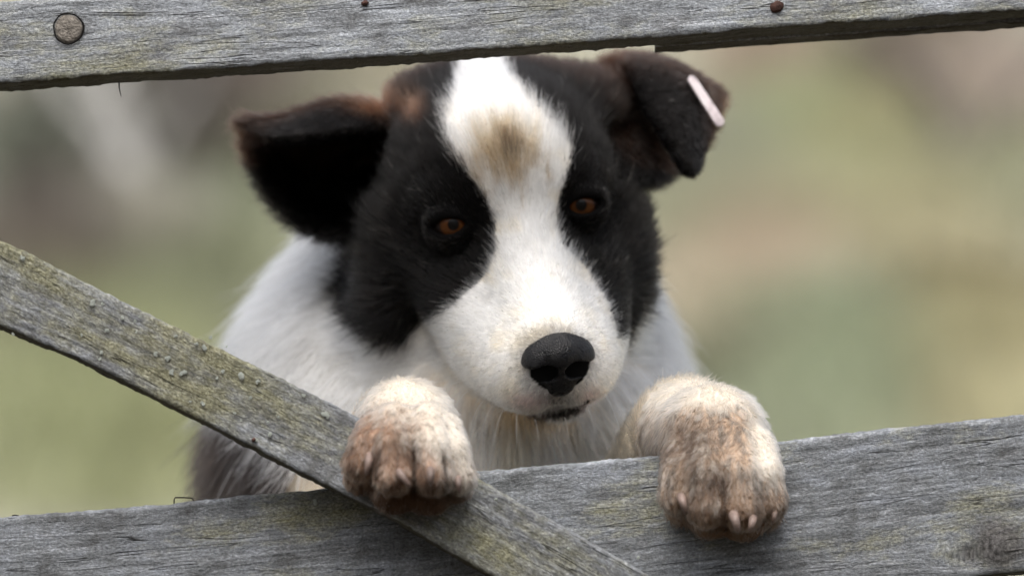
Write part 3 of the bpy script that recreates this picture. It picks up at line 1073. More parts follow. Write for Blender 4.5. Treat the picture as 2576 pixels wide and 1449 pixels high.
# eyes
EYES = []
for (px, py, su) in ((1127, 567, -1), (1470, 515, 1)):
    y = first_hit(px, py)
    cornea = W(px, py, y - 0.0012)
    gaze = CAM - cornea
    gaze = gaze / np.linalg.norm(gaze)
    gaze = gaze + np.array([0.03, 0, 0.0]) if su < 0 else gaze + np.array([0.08, 0, 0.0])
    gaze /= np.linalg.norm(gaze)
    fwd = CAM - cornea
    fwd = fwd / np.linalg.norm(fwd) + U_ * su * 0.22
    fwd /= np.linalg.norm(fwd)
    centre = cornea - 0.0105 * fwd
    EYES.append((centre, gaze, fwd, su))


# eye sockets with almond-shaped lids
LID = []
for (c, g, fw, su) in EYES:
    s = sl(c, c, 0.022)
    X, Y, Z = sub(s)
    d = np.sqrt((X - c[0]) ** 2 + (Y - c[1]) ** 2 + (Z - c[2]) ** 2) - 0.0122
    FLD[s] = -smin(-FLD[s], d.astype(np.float32), 0.003)
    r_ax = U_ - fw * (U_ @ fw)
    r_ax /= np.linalg.norm(r_ax)
    u_ax = np.cross(r_ax, -fw)
    if u_ax[2] < 0:
        u_ax = -u_ax
    pts = []
    for th in np.linspace(-78, 78, 40):
        for ph in np.linspace(-70, 70, 36):
            a = th / 50.0
            op_u = 18 * (1 - a * a) + 1
            op_l = -27 * (1 - a * a) + 1
            if abs(a) < 1 and op_l < ph < op_u:
                continue
            t, p_ = math.radians(th), math.radians(ph)
            dirv = fw * math.cos(t) * math.cos(p_) + r_ax * math.sin(t) * math.cos(p_) + u_ax * math.sin(p_)
            pts.append(c + dirv * 0.0124)
    stamp(pts, 0.0014, 0.001)
    LID.append((c, fw, r_ax, u_ax))

def surface_nets(F, xs, ys, zs):
    ins = F < 0
    nx, ny, nz = F.shape
    cnt = np.zeros((nx - 1, ny - 1, nz - 1), dtype=np.int8)
    for a in (0, 1):
        for c in (0, 1):
            for e in (0, 1):
                cnt += ins[a:nx - 1 + a, c:ny - 1 + c, e:nz - 1 + e]
    act = (cnt > 0) & (cnt < 8)
    I, J, K = np.nonzero(act)
    idx = np.full(act.shape, -1, dtype=np.int32)
    idx[I, J, K] = np.arange(len(I))
    corner = {(a, c, e): F[I + a, J + c, K + e] for a in (0, 1) for c in (0, 1) for e in (0, 1)}
    acc = np.zeros((len(I), 3))
    num = np.zeros(len(I))
    for ax in range(3):
        for u in (0, 1):
            for v in (0, 1):
                c0 = [u, v]
                c0.insert(ax, 0)
                c1 = list(c0)
                c1[ax] = 1
                f0, f1 = corner[tuple(c0)], corner[tuple(c1)]
                m = (f0 < 0) != (f1 < 0)
                t = np.where(m, f0 / np.where(m, f0 - f1, 1), 0)
                pos = np.tile(np.array(c0, float), (len(I), 1))
                pos[:, ax] = t
                acc[m] += pos[m]
                num[m] += 1
    fr = acc / num[:, None]
    V = np.stack([xs[I] + fr[:, 0] * (xs[I + 1] - xs[I]), ys[J] + fr[:, 1] * (ys[J + 1] - ys[J]), zs[K] + fr[:, 2] * (zs[K + 1] - zs[K])], -1)
    quads = []
    for ax in range(3):
        a0 = [slice(None)] * 3
        a1 = [slice(None)] * 3
        a0[ax] = slice(0, -1)
        a1[ax] = slice(1, None)
        s0, s1 = ins[tuple(a0)], ins[tuple(a1)]
        E = np.stack(np.nonzero(s0 != s1), -1)
        o1, o2 = [d for d in range(3) if d != ax]
        ok = np.ones(len(E), bool)
        for o_, n_ in ((o1, F.shape[o1]), (o2, F.shape[o2])):
            ok &= (E[:, o_] > 0) & (E[:, o_] < n_ - 1)
        E = E[ok]
        flip = ~s0[E[:, 0], E[:, 1], E[:, 2]]

        def cell(d1, d2):
            c = E.copy()
            c[:, o1] += d1
            c[:, o2] += d2
            return idx[c[:, 0], c[:, 1], c[:, 2]]
        qd = np.stack([cell(-1, -1), cell(0, -1), cell(0, 0), cell(-1, 0)], -1)
        if ax == 1:
            flip = ~flip
        qd[flip] = qd[flip][:, ::-1]
        quads.append(qd)
    return V, np.concatenate(quads)


DV, DQ = surface_nets(FLD, xs, ys, zs)
del FLD
# relax a little
for it in range(2):
    s_ = np.zeros_like(DV)
    n_ = np.zeros(len(DV))
    for a in range(4):
        i, j = DQ[:, a], DQ[:, (a + 1) % 4]
        np.add.at(s_, i, DV[j])
        np.add.at(n_, i, 1)
        np.add.at(s_, j, DV[i])
        np.add.at(n_, j, 1)
    DV = DV * 0.5 + 0.5 * s_ / n_[:, None]


def face_normals(V, Q):
    n = np.cross(V[Q[:, 2]] - V[Q[:, 0]], V[Q[:, 3]] - V[Q[:, 1]])
    return n


FN = face_normals(DV, DQ)
VN = np.zeros_like(DV)
for a in range(4):
    np.add.at(VN, DQ[:, a], FN)
VN /= np.linalg.norm(VN, axis=1, keepdims=True) + 1e-12

# ---- which part of the coat is each vertex on
GROUPS = ['head', 'neck', 'body', 'leg', 'paw', 'ear']
gd = np.full((len(DV), 6), 9.0)
for p in PRIMS:
    g = GROUPS.index(p[3])
    d = prim_eval(p, DV[:, 0], DV[:, 1], DV[:, 2])
    gd[:, g] = np.minimum(gd[:, g], d)
ear_pts = np.concatenate([EAR_L.reshape(-1, 3), EAR_R.reshape(-1, 3)])
kd = kdtree.KDTree(len(ear_pts))
for i, p in enumerate(ear_pts):
    kd.insert(p, i)
kd.balance()
px_, py_ = PX(DV)
near = (DV[:, 2] > 0.77)
for i in np.nonzero(near)[0]:
    gd[i, 5] = kd.find(DV[i])[2] - 0.0045
VG = gd.argmin(1)
NOSE_TIP = H(0, 92, -32)


def inpoly(px, py, poly):
    r = np.zeros(len(px), bool)
    n = len(poly)
    for i in range(n):
        x0, y0 = poly[i]
        x1, y1 = poly[(i + 1) % n]
        c = ((y0 > py) != (y1 > py)) & (px < (x1 - x0) * (py - y0) / (y1 - y0 + 1e-9) + x0)
        r ^= c
    return r


BLACK_L = [(1170, 120), (1152, 170), (1140, 240), (1118, 300), (1120, 360), (1155, 415), (1195, 455), (1222, 500), (1247, 560), (1247, 630), (1222, 690),
           (1165, 745), (1105, 790), (1060, 815), (1015, 850), (985, 868), (950, 850), (905, 815), (868, 770), (850, 690), (845, 620), (790, 600), (560, 620), (560, 100)]
BLACK_R = [(1262, 120), (1280, 170), (1313, 225), (1383, 300), (1442, 370), (1430, 430), (1405, 500), (1402, 560), (1415, 610), (1465, 660), (1505, 715),
           (1530, 760), (1548, 810), (1556, 850), (1575, 845), (1620, 770), (1690, 672), (1760, 600), (1900, 300), (1900, 60)]
WHITE = lin(220, 218, 214)
CREAM = lin(216, 190, 152)
BLACK = np.array([0.0036, 0.0030, 0.0028])
BROWN = np.array([0.058, 0.030, 0.019])
MUD = lin(88, 64, 50)
MUD_D = lin(72, 54, 42)


def mixc(a, b_, t):
    t = np.clip(t, 0, 1)[:, None]
    return a * (1 - t) + b_ * t


def coat_colour(P, Nn, g, jit):
    """fur colour of points; jit = pixel jitter that ravels the borders"""
    px, py = PX(P)
    jx = px + jit[:, 0]
    jy = py + jit[:, 1]
    n = len(P)
    w1 = fbm(P * 90, 3, 21)
    w2 = fbm(P * np.array([420, 420, 120]), 3, 22)
    w3 = fbm(P * 900, 2, 23)
    col = np.tile(WHITE, (n, 1))
    head = (g == 0) | (g == 5)
    col[g == 1] = lin(242, 241, 238)  # neck fur painted whiter to stand in for light falling there
    # chest and throat are creamier
    chest = (g == 1) & (py > 880)
    col = mixc(col, CREAM, chest * (0.65 + 1.6 * (w1 - 0.45)) * np.clip((py - 850) / 200, 0, 1))
    # yellowing on the face
    col = mixc(col, lin(226, 214, 190), head * np.clip((w1 - 0.48) * 2.2, 0, 0.7))
    blk = (inpoly(jx, jy, BLACK_L) | inpoly(jx, jy, BLACK_R)) & (P[:, 1] < 0.24) & (g != 4)
    blk &= head
    blk |= (g == 5)
    # top of skull behind the ears
    dark = np.tile(BLACK, (n, 1))
    upn = np.clip(Nn[:, 2], 0, 1)
    back = np.clip((P[:, 1] - 0.118) / 0.05, 0, 1)
    dark = mixc(dark, BROWN, np.clip(back * (0.35 + w1 * 0.8) * (py < 420), 0, 1))  # backlit glow of thin dark fur painted in as brown
    tan = np.exp(-(((px - 1045) / 28) ** 2 + ((py - 285) / 30) ** 2)) + np.exp(-(((px - 950) / 50) ** 2 + ((py - 262) / 22) ** 2))
    dark = mixc(dark, lin(110, 78, 58), tan * 0.6)
    dark = mixc(dark, lin(120, 112, 104), np.clip((w3 - 0.72) * 2, 0, .35) * (g == 0) * (py > 560))
    col = np.where(blk[:, None], dark, col)
    # muddy spot on the forehead
    sp = np.exp(-(((px - 1268) / 88) ** 2 + ((py - 385) / 95) ** 2)) * 1.35
    sp2 = np.exp(-(((px - 1282) / 30) ** 2 + ((py - 362) / 38) ** 2))
    hb = head & ~blk
    col = mixc(col, lin(160, 138, 108), hb * np.clip((sp - 0.30 + (w2 - .5) * 1.7 + (w3 - .5) * 0.8) * 1.5, 0, 0.92) * (sp > .08))
    col = mixc(col, lin(66, 54, 42), hb * np.clip(sp2 * (w2 * 2.2 - 0.1) + sp * (w3 - 0.45) * 1.4, 0, 0.9))
    # dark hairs round the nose and on the lip
    nr = np.sqrt(((px - 1392) / 1.05) ** 2 + ((py - 905) / 1.0) ** 2)
    col = mixc(col, lin(60, 56, 54), hb * np.clip((112 - nr + (w3 - .5) * 60) / 30, 0, 1) * 0.5)
    lipd = np.exp(-(((px - 1392) / 62) ** 2 + ((py - 1008) / 24) ** 2))
    col = mixc(col, lin(70, 66, 66), hb * lipd * (0.3 + w3))
    mouth = np.interp(px, [1290, 1320, 1350, 1400, 1440, 1480, 1500], [1052, 1050, 1046, 1040, 1032, 1020, 1012])
    mo = np.exp(-((py - mouth) / 11) ** 2) * (px > 1305) * (px < 1480)
    col = mixc(col, np.array([.012, .010, .010]), hb * mo * 1.3)
    col = mixc(col, lin(222, 190, 182), hb * 0.7 * (np.exp(-(((px - 1322) / 40) ** 2 + ((py - 1012) / 22) ** 2)) + np.exp(-(((px - 1490) / 26) ** 2 + ((py - 1000) / 24) ** 2))))
    # muddy paws
    col = mixc(col, lin(206, 194, 176), ((g == 4) | (g == 3)) * 0.8)
    paw = (g == 4) | ((g == 3) & (P[:, 1] < 0.05))
    lp = paw & (px < 1400)
    a = np.clip((1120 - px) / 190, 0, 1) * np.clip((py - 985) / 90, 0, 1) + np.clip((py - 1110) / 90, 0, 1) * np.clip((1180 - px) / 90, 0.25, 1)
    col = mixc(col, mixc(np.tile(MUD, (n, 1)), np.tile(lin(150, 120, 99), (n, 1)), w2 * 4.4 - 1.8), lp * np.clip(a * (0.35 + w2 * 1.3), 0, 0.95))
    col = mixc(col, MUD_D, lp * np.clip(np.exp(-(((px - 1010) / 45) ** 2 + ((py - 1110) / 50) ** 2)) * w2 * 1.2 + np.clip((py - 1205) / 40, 0, 1) * .9, 0, 0.9))
    rp = paw & (px >= 1400)
    white_r = np.clip((px - (1868 + (py - 1100) * 0.10)) / 40, 0, 1) * np.clip((1235 - py) / 60, 0, 1)
    a = np.clip((py - 1000) / 50, 0, 1) * (1 - white_r)
    col = mixc(col, mixc(np.tile(lin(78, 63, 53), (n, 1)), np.tile(lin(176, 152, 130), (n, 1)), w2 * 4.6 - 1.85), rp * np.clip(a * (0.45 + w2 * .9), 0, 0.95))
    dk = np.exp(-(((px - 1740) / 55) ** 2 + ((py - 1120) / 60) ** 2)) * 1.2 + np.exp(-(((px - 1790) / 60) ** 2 + ((py - 1225) / 50) ** 2)) + np.exp(-(((px - 1665) / 20) ** 2 + ((py - 1130) / 40) ** 2))
    col = mixc(col, lin(70, 58, 50), rp * np.clip(dk * (w2 * 4.0 - 1.3), 0, 0.9))
    col = mixc(col, lin(104, 80, 62), rp * np.clip((py - 1225) / 70, 0, 1) * np.clip(w2 * 1.6, 0, .9))
    col = mixc(col, lin(64, 50, 40), (lp | rp) * np.clip((w3 - 0.60) * 4, 0, .7) * np.clip(a + .2, 0, 1))
    crumb = (w3 > 0.80) & rp & (np.abs(py - 1035) < 45) & (px > 1640) & (px < 1850)
    col = np.where(crumb[:, None], lin(70, 54, 40), col)
    # toe grooves darkened: crease shade painted into the muddy fur colour
    gap = 0
    for (x0, y0, x1, y1, wd) in ((958, 1105, 948, 1185, 7), (1040, 1085, 1044, 1215, 9), (1112, 1115, 1124, 1225, 7), (1750, 1150, 1742, 1262, 8), (1818, 1170, 1826, 1320, 8), (1898, 1180, 1908, 1300, 7)):
        tt = np.clip((py - y0) / (y1 - y0), 0, 1)
        xx = x0 + (x1 - x0) * tt
        gap = np.maximum(gap, np.exp(-((px - xx) / wd) ** 2) * np.clip((py - y0) / 40, 0, 1) * (py < y1 + 20))
    col = mixc(col, lin(46, 35, 28), (g == 4) * gap * np.where(px < 1400, 0.92, 0.6) * np.clip(0.4 + w2 * 1.2, 0, 1))
    # foreleg in the shade side keeps its cream
    col = mixc(col, lin(214, 200, 178), (g == 3) * 0.6)
    # trunk: black back, white chest
    t = (P - T0) @ (T1 - T0) / ((T1 - T0) @ (T1 - T0))
    ax = T0 + (T1 - T0) * t[:, None]
    off = P - ax
    side = off[:, 0] * -0.75 + off[:, 1] * 0.75
    bk = (px + (w1 - .5) * 130 + (w2 - .5) * 110 < 740 + (py - 1110) * 0.85) & (py > 900 + (w1 - .5) * 60) & ((g == 2) | (g == 1))
    bk |= (g == 2) & (t > 0.35)
    col = np.where(bk[:, None], mixc(np.tile(BLACK * 2.0, (n, 1)), np.tile(lin(42, 33, 28), (n, 1)), w2 * 2.0 - .6), col)
    feet = (g == 2) & (P[:, 2] < 0.11)
    col = np.where(feet[:, None], CREAM * 0.7, col)
    return np.clip(col, 0.0015, 0.9)


VC = coat_colour(DV, VN, VG, np.zeros((len(DV), 2)))
# bare dark rims of the lids and the mouth
for (c, fw, r_ax, u_ax) in LID:
    dd = np.linalg.norm(DV - c, axis=1)
    VC[(dd < 0.0155)] = (0.0025, 0.0022, 0.0022)
mdist = np.min(np.linalg.norm(DV[VG == 0][:, None, :] - MOUTH[None, ::2], axis=2), axis=1)
tmp = VC[VG == 0]
tmp[mdist < 0.0034] = (0.008, 0.007, 0.007)
VC[VG == 0] = tmp
q_ = DV - H(0, 86, -30)
VC[((q_ @ U_) / .0145) ** 2 + ((q_ @ F_) / .018) ** 2 + ((q_ @ N_ + .003) / .0125) ** 2 < 1] = (0.004, 0.004, 0.004)

b = NT('coat_skin')
ac = b.attr('col').outputs['Color']
tcn = b.n('ShaderNodeTexCoord').outputs['Object']
nz = b.n('ShaderNodeTexNoise', {'Vector': tcn, 'Scale': 900.0, 'Detail': 3.0}).outputs[0]
bpn = b.n('ShaderNodeBump', {'Height': nz, 'Strength': 0.6, 'Distance': 0.0006}).outputs[0]
ps = b.n('ShaderNodeBsdfPrincipled', {'Base Color': ac, 'Roughness': 0.85, 'Specular IOR Level': 0.08, 'Normal': bpn})
M_SKIN = b.finish(ps.outputs[0])

dog = empty('dog', (float(T1[0]), float(T1[1]), 0.0), 'black and white sheepdog with muddy paws hooked over the gate rail', 'dog')
body = quads_obj('body', DV, DQ, M_SKIN, dog)
set_attr(body.data, 'col', 'FLOAT_COLOR', 'POINT', np.concatenate([VC, np.ones((len(VC), 1))], 1), 'color')

# ---- nose leather: its own small field
nxs = np.arange(-0.026, 0.026, 0.0006)
nys = np.arange(-0.022, 0.020, 0.0006)
nzs = np.arange(-0.028, 0.024, 0.0006)
X, Y, Z = nxs[:, None, None], nys[None, :, None], nzs[None, None, :]


def ne(c, r):
    k0 = np.sqrt(((X - c[0]) / r[0]) ** 2 + ((Y - c[1]) / r[1]) ** 2 + ((Z - c[2]) / r[2]) ** 2)
    k1 = np.sqrt(((X - c[0]) / r[0] ** 2) ** 2 + ((Y - c[1]) / r[1] ** 2) ** 2 + ((Z - c[2]) / r[2] ** 2) ** 2) + 1e-9
    return k0 * (k0 - 1) / k1


nf = ne((0, -.003, .0035), (.0128, .0138, .0098))
nf = smin(nf, ne((0, -.004, -.002), (.0135, .0120, .0105)), .004)
for s in (-1, 1):
    nf = smin(nf, ne((s * .0092, -.0008, -.0008), (.0078, .0095, .0088)), .0035)
nf = smin(nf, ne((0, -.0015, -.0095), (.0098, .0085, .0095)), .004)
for s in (-1, 1):
    # nostril: comma that opens forward and sweeps out to the side
    for t in np.linspace(0, 1, 9):
        cx = s * (.0062 + .0088 * t)
        cy = .0085 - .0090 * t ** 1.6
        cz = -.0028 - .0022 * t + .002 * t * t
        nf = -smin(-nf, np.sqrt((X - cx) ** 2 + ((Y - cy) * .42) ** 2 + ((Z - cz) * 1.05) ** 2) - (.0050 - .0022 * t), .0010)
gro = np.sqrt((X / .0007) ** 2 + ((Y - .0115) / .0030) ** 2 + ((Z + .010) / .012) ** 2) - 1
nf = np.maximum(nf, -gro * .0007)
NV, NQ = surface_nets(nf.astype(np.float32), nxs, nys, nzs)
NOSE_C = H(0, 86, -31.5)
NV = NV * 1.02
NW = NOSE_C + NV[:, :1] * U_ + NV[:, 1:2] * F_ + NV[:, 2:3] * N_
b = NT('nose_leather')
tcn = b.n('ShaderNodeTexCoord').outputs['Object']
vo = b.n('ShaderNodeTexVoronoi', {'Vector': tcn, 'Scale': 1500.0}).outputs[0]
nz = b.n('ShaderNodeTexNoise', {'Vector': tcn, 'Scale': 260.0, 'Detail': 3.0}).outputs[0]
bpn = b.n('ShaderNodeBump', {'Height': b.math('ADD', vo, b.math('MULTIPLY', nz, 1.5)), 'Strength': 0.55, 'Distance': 0.0006}).outputs[0]
cr_ = b.ramp(nz, [(0.35, (0.003, 0.003, 0.004)), (0.7, (0.008, 0.0075, 0.008))])
ps = b.n('ShaderNodeBsdfPrincipled', {'Base Color': cr_, 'Roughness': 0.34, 'Specular IOR Level': 0.28, 'Normal': bpn})
b.t.links.new(b.maprange(nz, 0.35, 0.65, 0.24, 0.44), ps.inputs['Roughness'])
M_NOSE = b.finish(ps.outputs[0])
# orientation check: normals must point outwards
nose = quads_obj('nose', NW, NQ, M_NOSE, dog)


# ---- eyes
b = NT('amber_eye')
tcn = b.n('ShaderNodeTexCoord').outputs['Object']
sx = b.n('ShaderNodeSeparateXYZ', {0: tcn})
rr = b.math('SQRT', b.math('ADD', b.math('POWER', sx.outputs[0], 2.0), b.math('POWER', sx.outputs[1], 2.0)))
ang = b.math('ARCTAN2', sx.outputs[1], sx.outputs[0])
fib = b.n('ShaderNodeTexNoise', {'Vector': b.n('ShaderNodeCombineXYZ', {0: b.math('MULTIPLY', ang, 9.0), 1: b.math('MULTIPLY', rr, 3.0)}).outputs[0], 'Scale': 1.5, 'Detail': 4.0}).outputs[0]
iris = b.mix(fib, (0.034, 0.010, 0.002), (0.135, 0.046, 0.010))
colr = b.ramp(rr, [(0.0, (0, 0, 0)), (1.0, (1, 1, 1))])
pup = b.maprange(rr, 0.22, 0.28, 0, 1)
lim = b.maprange(rr, 0.50, 0.60, 0, 1)
c_ = b.mix(pup, (0.002, 0.002, 0.002), iris)
c_ = b.mix(lim, c_, (0.012, 0.008, 0.007))
ps = b.n('ShaderNodeBsdfPrincipled', {'Base Color': c_, 'Roughness': 0.5, 'Specular IOR Level': 0.1, 'Coat Weight': 0.5, 'Coat IOR': 1.36, 'Coat Roughness': 0.02})
M_EYE = b.finish(ps.outputs[0])
for (c, g, fw, su) in EYES:
    v, f = [], []
    nr_, ns_ = 22, 32
    for i in range(nr_ + 1):
        t = math.pi * i / nr_
        for k in range(ns_):
            a = 2 * math.pi * k / ns_
            bulge = 1.0 + 0.06 * math.exp(-(t / 0.45) ** 2)
            v.append((math.sin(t) * math.cos(a) * bulge, math.sin(t) * math.sin(a) * bulge, math.cos(t) * bulge))
    for i in range(nr_):
        for k in range(ns_):
            f.append((i * ns_ + k, (i + 1) * ns_ + k, (i + 1) * ns_ + (k + 1) % ns_, i * ns_ + (k + 1) % ns_))
    o = mesh_obj('eye', v, f, M_EYE)
    o.location = c
    o.scale = (ER, ER, ER)
    o.rotation_euler = Vector(g).to_track_quat('Z', 'Y').to_euler()
    o.parent = dog
    o.matrix_parent_inverse = dog.matrix_world.inverted()

# ---- claws
M_CLAW = simple_mat('claw', (0.20, 0.145, 0.122), 0.5, 0.4, bump=(600, 0.4, 0.0005), vary=260.0)


def claw(px, py, y, length, r, tilt=0.0, out=0.006):
    base = W(px - tilt * 60, py - length, y)
    tip = W(px, py, y - out * 0.2)
    mid = (base + tip) / 2 + np.array([0, -out, 0])
    pts, rad = [], []
    for t in np.linspace(0, 1, 9):
        pts.append((1 - t) ** 2 * base + 2 * t * (1 - t) * mid + t * t * tip)
        rad.append(r * (1 - 0.55 * t ** 1.5) if t < 0.95 else r * 0.28)
    tube('claw', pts, rad, M_CLAW, dog, 10)


claw(922, 1194, -.0490, 50, .0020, -0.15)
claw(1031, 1224, -.0560, 40, .0019, 0.5)
claw(1083, 1221, -.0590, 40, .0019, 0.0)
claw(1157, 1238, -.0480, 36, .0017, 0.1)
claw(1725, 1292, -.0262, 44, .0021, 0.2)
claw(1857, 1338, -.0345, 44, .0023, 0.2)
claw(1886, 1338, -.0325, 36, .0019, -0.15)
claw(1944, 1316, -.0200, 34, .0015, -0.1)

# ---- ear tag: a strip of pale plastic seen nearly edge-on
b = NT('tag_plastic')
tcn = b.n('ShaderNodeTexCoord').outputs['Object']
nz = b.n('ShaderNodeTexNoise', {'Vector': tcn, 'Scale': 160.0, 'Detail': 4.0}).outputs[0]
cr_ = b.ramp(nz, [(0.38, (0.40, 0.35, 0.36)), (0.52, (0.76, 0.67, 0.69)), (0.7, (0.84, 0.78, 0.79))])
M_TAG = b.finish(b.n('ShaderNodeBsdfPrincipled', {'Base Color': cr_, 'Roughness': 0.5}).outputs[0])
a0, a1 = W(1742, 203, .122), W(1811, 309, .120)
d_ = (a1 - a0) / np.linalg.norm(a1 - a0)
s_ = np.cross(d_, [0, 1, 0])
s_ /= np.linalg.norm(s_)
out = []
hw = 0.0020
L_ = np.linalg.norm(a1 - a0)
for k in range(9):
    t = math.pi / 2 + math.pi * k / 8
    out.append((math.cos(t) * hw * 1.2, math.sin(t) * hw))
for k in range(9):
    t = -math.pi / 2 + math.pi * k / 8
    out.append((L_ + math.cos(t) * hw * 1.0, math.sin(t) * (hw * 1.15)))
tv, tf = [], []
for y, sc in ((-.0009, .86), (-.0006, 1.0), (.0022, 1.0), (.0026, .86)):
    for (u, w) in out:
        uu = L_ / 2 + (u - L_ / 2) * (0.985 if sc < 1 else 1)
        tv.append(a0 + d_ * uu + s_ * w * sc + np.array([0, y, 0]))
k = len(out)
for r_ in range(3):
    for i in range(k):
        tf.append((r_ * k + i, (r_ + 1) * k + i, (r_ + 1) * k + (i + 1) % k, r_ * k + (i + 1) % k))
tf.append(tuple(range(k)))
tf.append(tuple(3 * k + i for i in range(k))[::-1])
tag = mesh_obj('ear_tag', tv, tf, M_TAG, dog, smooth=False)
tag['label'] = 'pale pink-white plastic ear tag seen edge-on'

# ------------------------------------------------------------------ fur
A_ = np.linalg.norm(FN, axis=1) * 0.5
FC = DV[DQ].mean(1)
FG = VG[DQ[:, 0]]
fpx, fpy = PX(FC)
fnn = FN / (np.linalg.norm(FN, axis=1, keepdims=True) + 1e-12)
tocam = CAM - FC
tocam /= np.linalg.norm(tocam, axis=1, keepdims=True)
facing = (fnn * tocam).sum(1)
nd = np.linalg.norm(FC - NOSE_TIP, axis=1)
dens = np.select([FG == 0, FG == 1, FG == 2, FG == 3, FG == 4, FG == 5], [1.5, 1.0, 0.22, 1.0, 1.9, 1.1]).astype(float)
dens *= np.where(facing > -0.35, 1.0, 0.3)
dens *= np.where((FG == 0) & (nd < 0.06), 1.5, 1.0)
# bare: nose leather, eye openings, mouth slit
bare = np.zeros(len(FC), bool)
for (c, fw, r_ax, u_ax) in LID:
    q_ = FC - c
    bare |= (np.linalg.norm(q_, axis=1) < 0.0165) & ((q_ @ u_ax / 0.0060) ** 2 + (q_ @ r_ax / 0.0100) ** 2 < 1)
ln_ = FC - NOSE_C
lu, lf, lnn = ln_ @ U_, ln_ @ F_, ln_ @ N_
bare |= ((lu / .0145) ** 2 + ((lf - .002) / .016) ** 2 + ((lnn + .0025) / .0135) ** 2 < 1)
md_ = np.full(len(FC), 1.0)
hsel = (FG == 0) & (fpy > 960)
md_[hsel] = np.min(np.linalg.norm(FC[hsel][:, None, :] - MOUTH[None, ::2], axis=2), axis=1)
bare |= md_ < 0.0032
bare |= (FC[:, 2] < 0.03)
pad = (FG == 4) & (((fpx < 1400) & (fpy > 1243)) | ((fpx > 1400) & (fpy > 1330)))
dens[bare] = 0
dens[pad] *= 0.15
NS = 400000
pr = A_ * dens
pr /= pr.sum()
fi = rng.choice(len(DQ), NS, p=pr)
uu, vv = rng.uniform(0, 1, (NS, 1)), rng.uniform(0, 1, (NS, 1))
q0, q1, q2, q3 = (DV[DQ[fi, k]] for k in range(4))
ROOT = (q0 * (1 - uu) + q1 * uu) * (1 - vv) + (q3 * (1 - uu) + q2 * uu) * vv
n0, n1, n2, n3 = (VN[DQ[fi, k]] for k in range(4))
RN = (n0 * (1 - uu) + n1 * uu) * (1 - vv) + (n3 * (1 - uu) + n2 * uu) * vv
RN /= np.linalg.norm(RN, axis=1, keepdims=True) + 1e-12
RG = FG[fi]
rpx, rpy = PX(ROOT)
dn = np.linalg.norm(ROOT - NOSE_TIP, axis=1)

# flow of the coat
HC = H(0, -30, -5)
flow_head = ROOT - H(0, 100, -30)
flow_head /= np.linalg.norm(flow_head, axis=1, keepdims=True)
cheek = np.clip((rpy - 560) / 250, 0, 1)[:, None]
flow_head = flow_head + cheek * np.array([0, 0.0, -0.35])
rad = ROOT - W(1240, 760, 0.20)
rad[:, 1] = 0
rad /= np.linalg.norm(rad, axis=1, keepdims=True) + 1e-9
flow_neck = rad * 0.75 + np.array([0, 0.05, -0.6])
flow_body = np.tile(np.array([-0.25, 0.1, -1.0]), (NS, 1))
flow_paw = np.tile(np.array([0.0, 0.0, -1.0]), (NS, 1))
flow_paw[:, 0] = np.where(rpx < 1400, (rpx - 1030) / 600, (rpx - 1810) / 900)
flow_paw[:, 1] = -0.4 * np.clip((1060 - rpy) / 80, 0, 1)
flow_leg = np.tile(np.array([0.25, -0.6, 0.35]), (NS, 1))
ec = np.where((rpx < 1288)[:, None], W(980, 420, .15), W(1560, 330, .14))
flow_ear = ROOT - ec
flow_ear /= np.linalg.norm(flow_ear, axis=1, keepdims=True) + 1e-9
FL = np.select([(RG == k)[:, None] for k in range(6)], [flow_head, flow_neck, flow_body, flow_leg, flow_paw, flow_ear])
# soften the change from head to neck, wander with low-frequency noise
for ax_, sd_ in ((0, 51), (1, 52), (2, 53)):
    FL[:, ax_] += (fbm(ROOT * 75, 2, sd_) - 0.5) * np.select([RG == 0, RG == 1, RG == 4], [0.5, 0.7, 0.8], 0.6)
FL -= RN * (FL * RN).sum(1, keepdims=True)
FL /= np.linalg.norm(FL, axis=1, keepdims=True) + 1e-9

u01 = rng.uniform(0, 1, NS)
Lh = np.interp(dn, [0.015, 0.03, 0.06, 0.09, 0.12, 0.15, 0.2], [0.0018, 0.0034, 0.0060, 0.0085, 0.014, 0.019, 0.019])
# short coat on brow, longer on the cheeks
Lh = np.where((rpy < 520) & (RG == 0), np.minimum(Lh, 0.012), Lh)
Lh = np.where((RG == 0) & (rpy > 560) & (rpy < 880) & ((rpx > 1600) & (rpy > 620) | (rpx < 930) & (rpy > 740)), 0.018, Lh)
Ln = np.interp(rpy, [500, 700, 900, 1150], [0.026, 0.034, 0.034, 0.026])
Le = np.where(ROOT[:, 1] > 0.130, np.where(rpx < 1288, 0.011, 0.007), 0.0035)
LEN = np.select([RG == k for k in range(6)], [Lh, Ln, 0.034, 0.009, 0.0065, Le])
eye_d = np.minimum(*(np.linalg.norm(ROOT - e[0], axis=1) for e in EYES))
LEN = np.where(eye_d < 0.026, np.minimum(LEN, 0.0018 + (eye_d - 0.012) * 0.3), LEN)
LEN = np.where((RG == 4) & (ROOT[:, 1] < -0.005), 0.0034, LEN)
LEN = np.clip(LEN, 0.0015, 0.05) * (0.55 + 0.6 * u01) * np.where((rng.uniform(0, 1, NS) < 0.05) & (RG != 4), 1.4, 1.0)
LIFT = np.select([RG == k for k in range(6)], [0.38, 0.50, 0.45, 0.35, 0.36, 0.45])
LIFT = np.where((RG == 0) & (dn < 0.06), 0.30, LIFT)
DIR = FL + RN * LIFT[:, None] + rng.normal(0, 1, (NS, 3)) * np.select([RG == 0, RG == 1], [0.18, 0.20], 0.18)[:, None]
DIR /= np.linalg.norm(DIR, axis=1, keepdims=True)
TIP = ROOT + DIR * LEN[:, None] - RN * (LEN * LIFT * 0.35)[:, None]
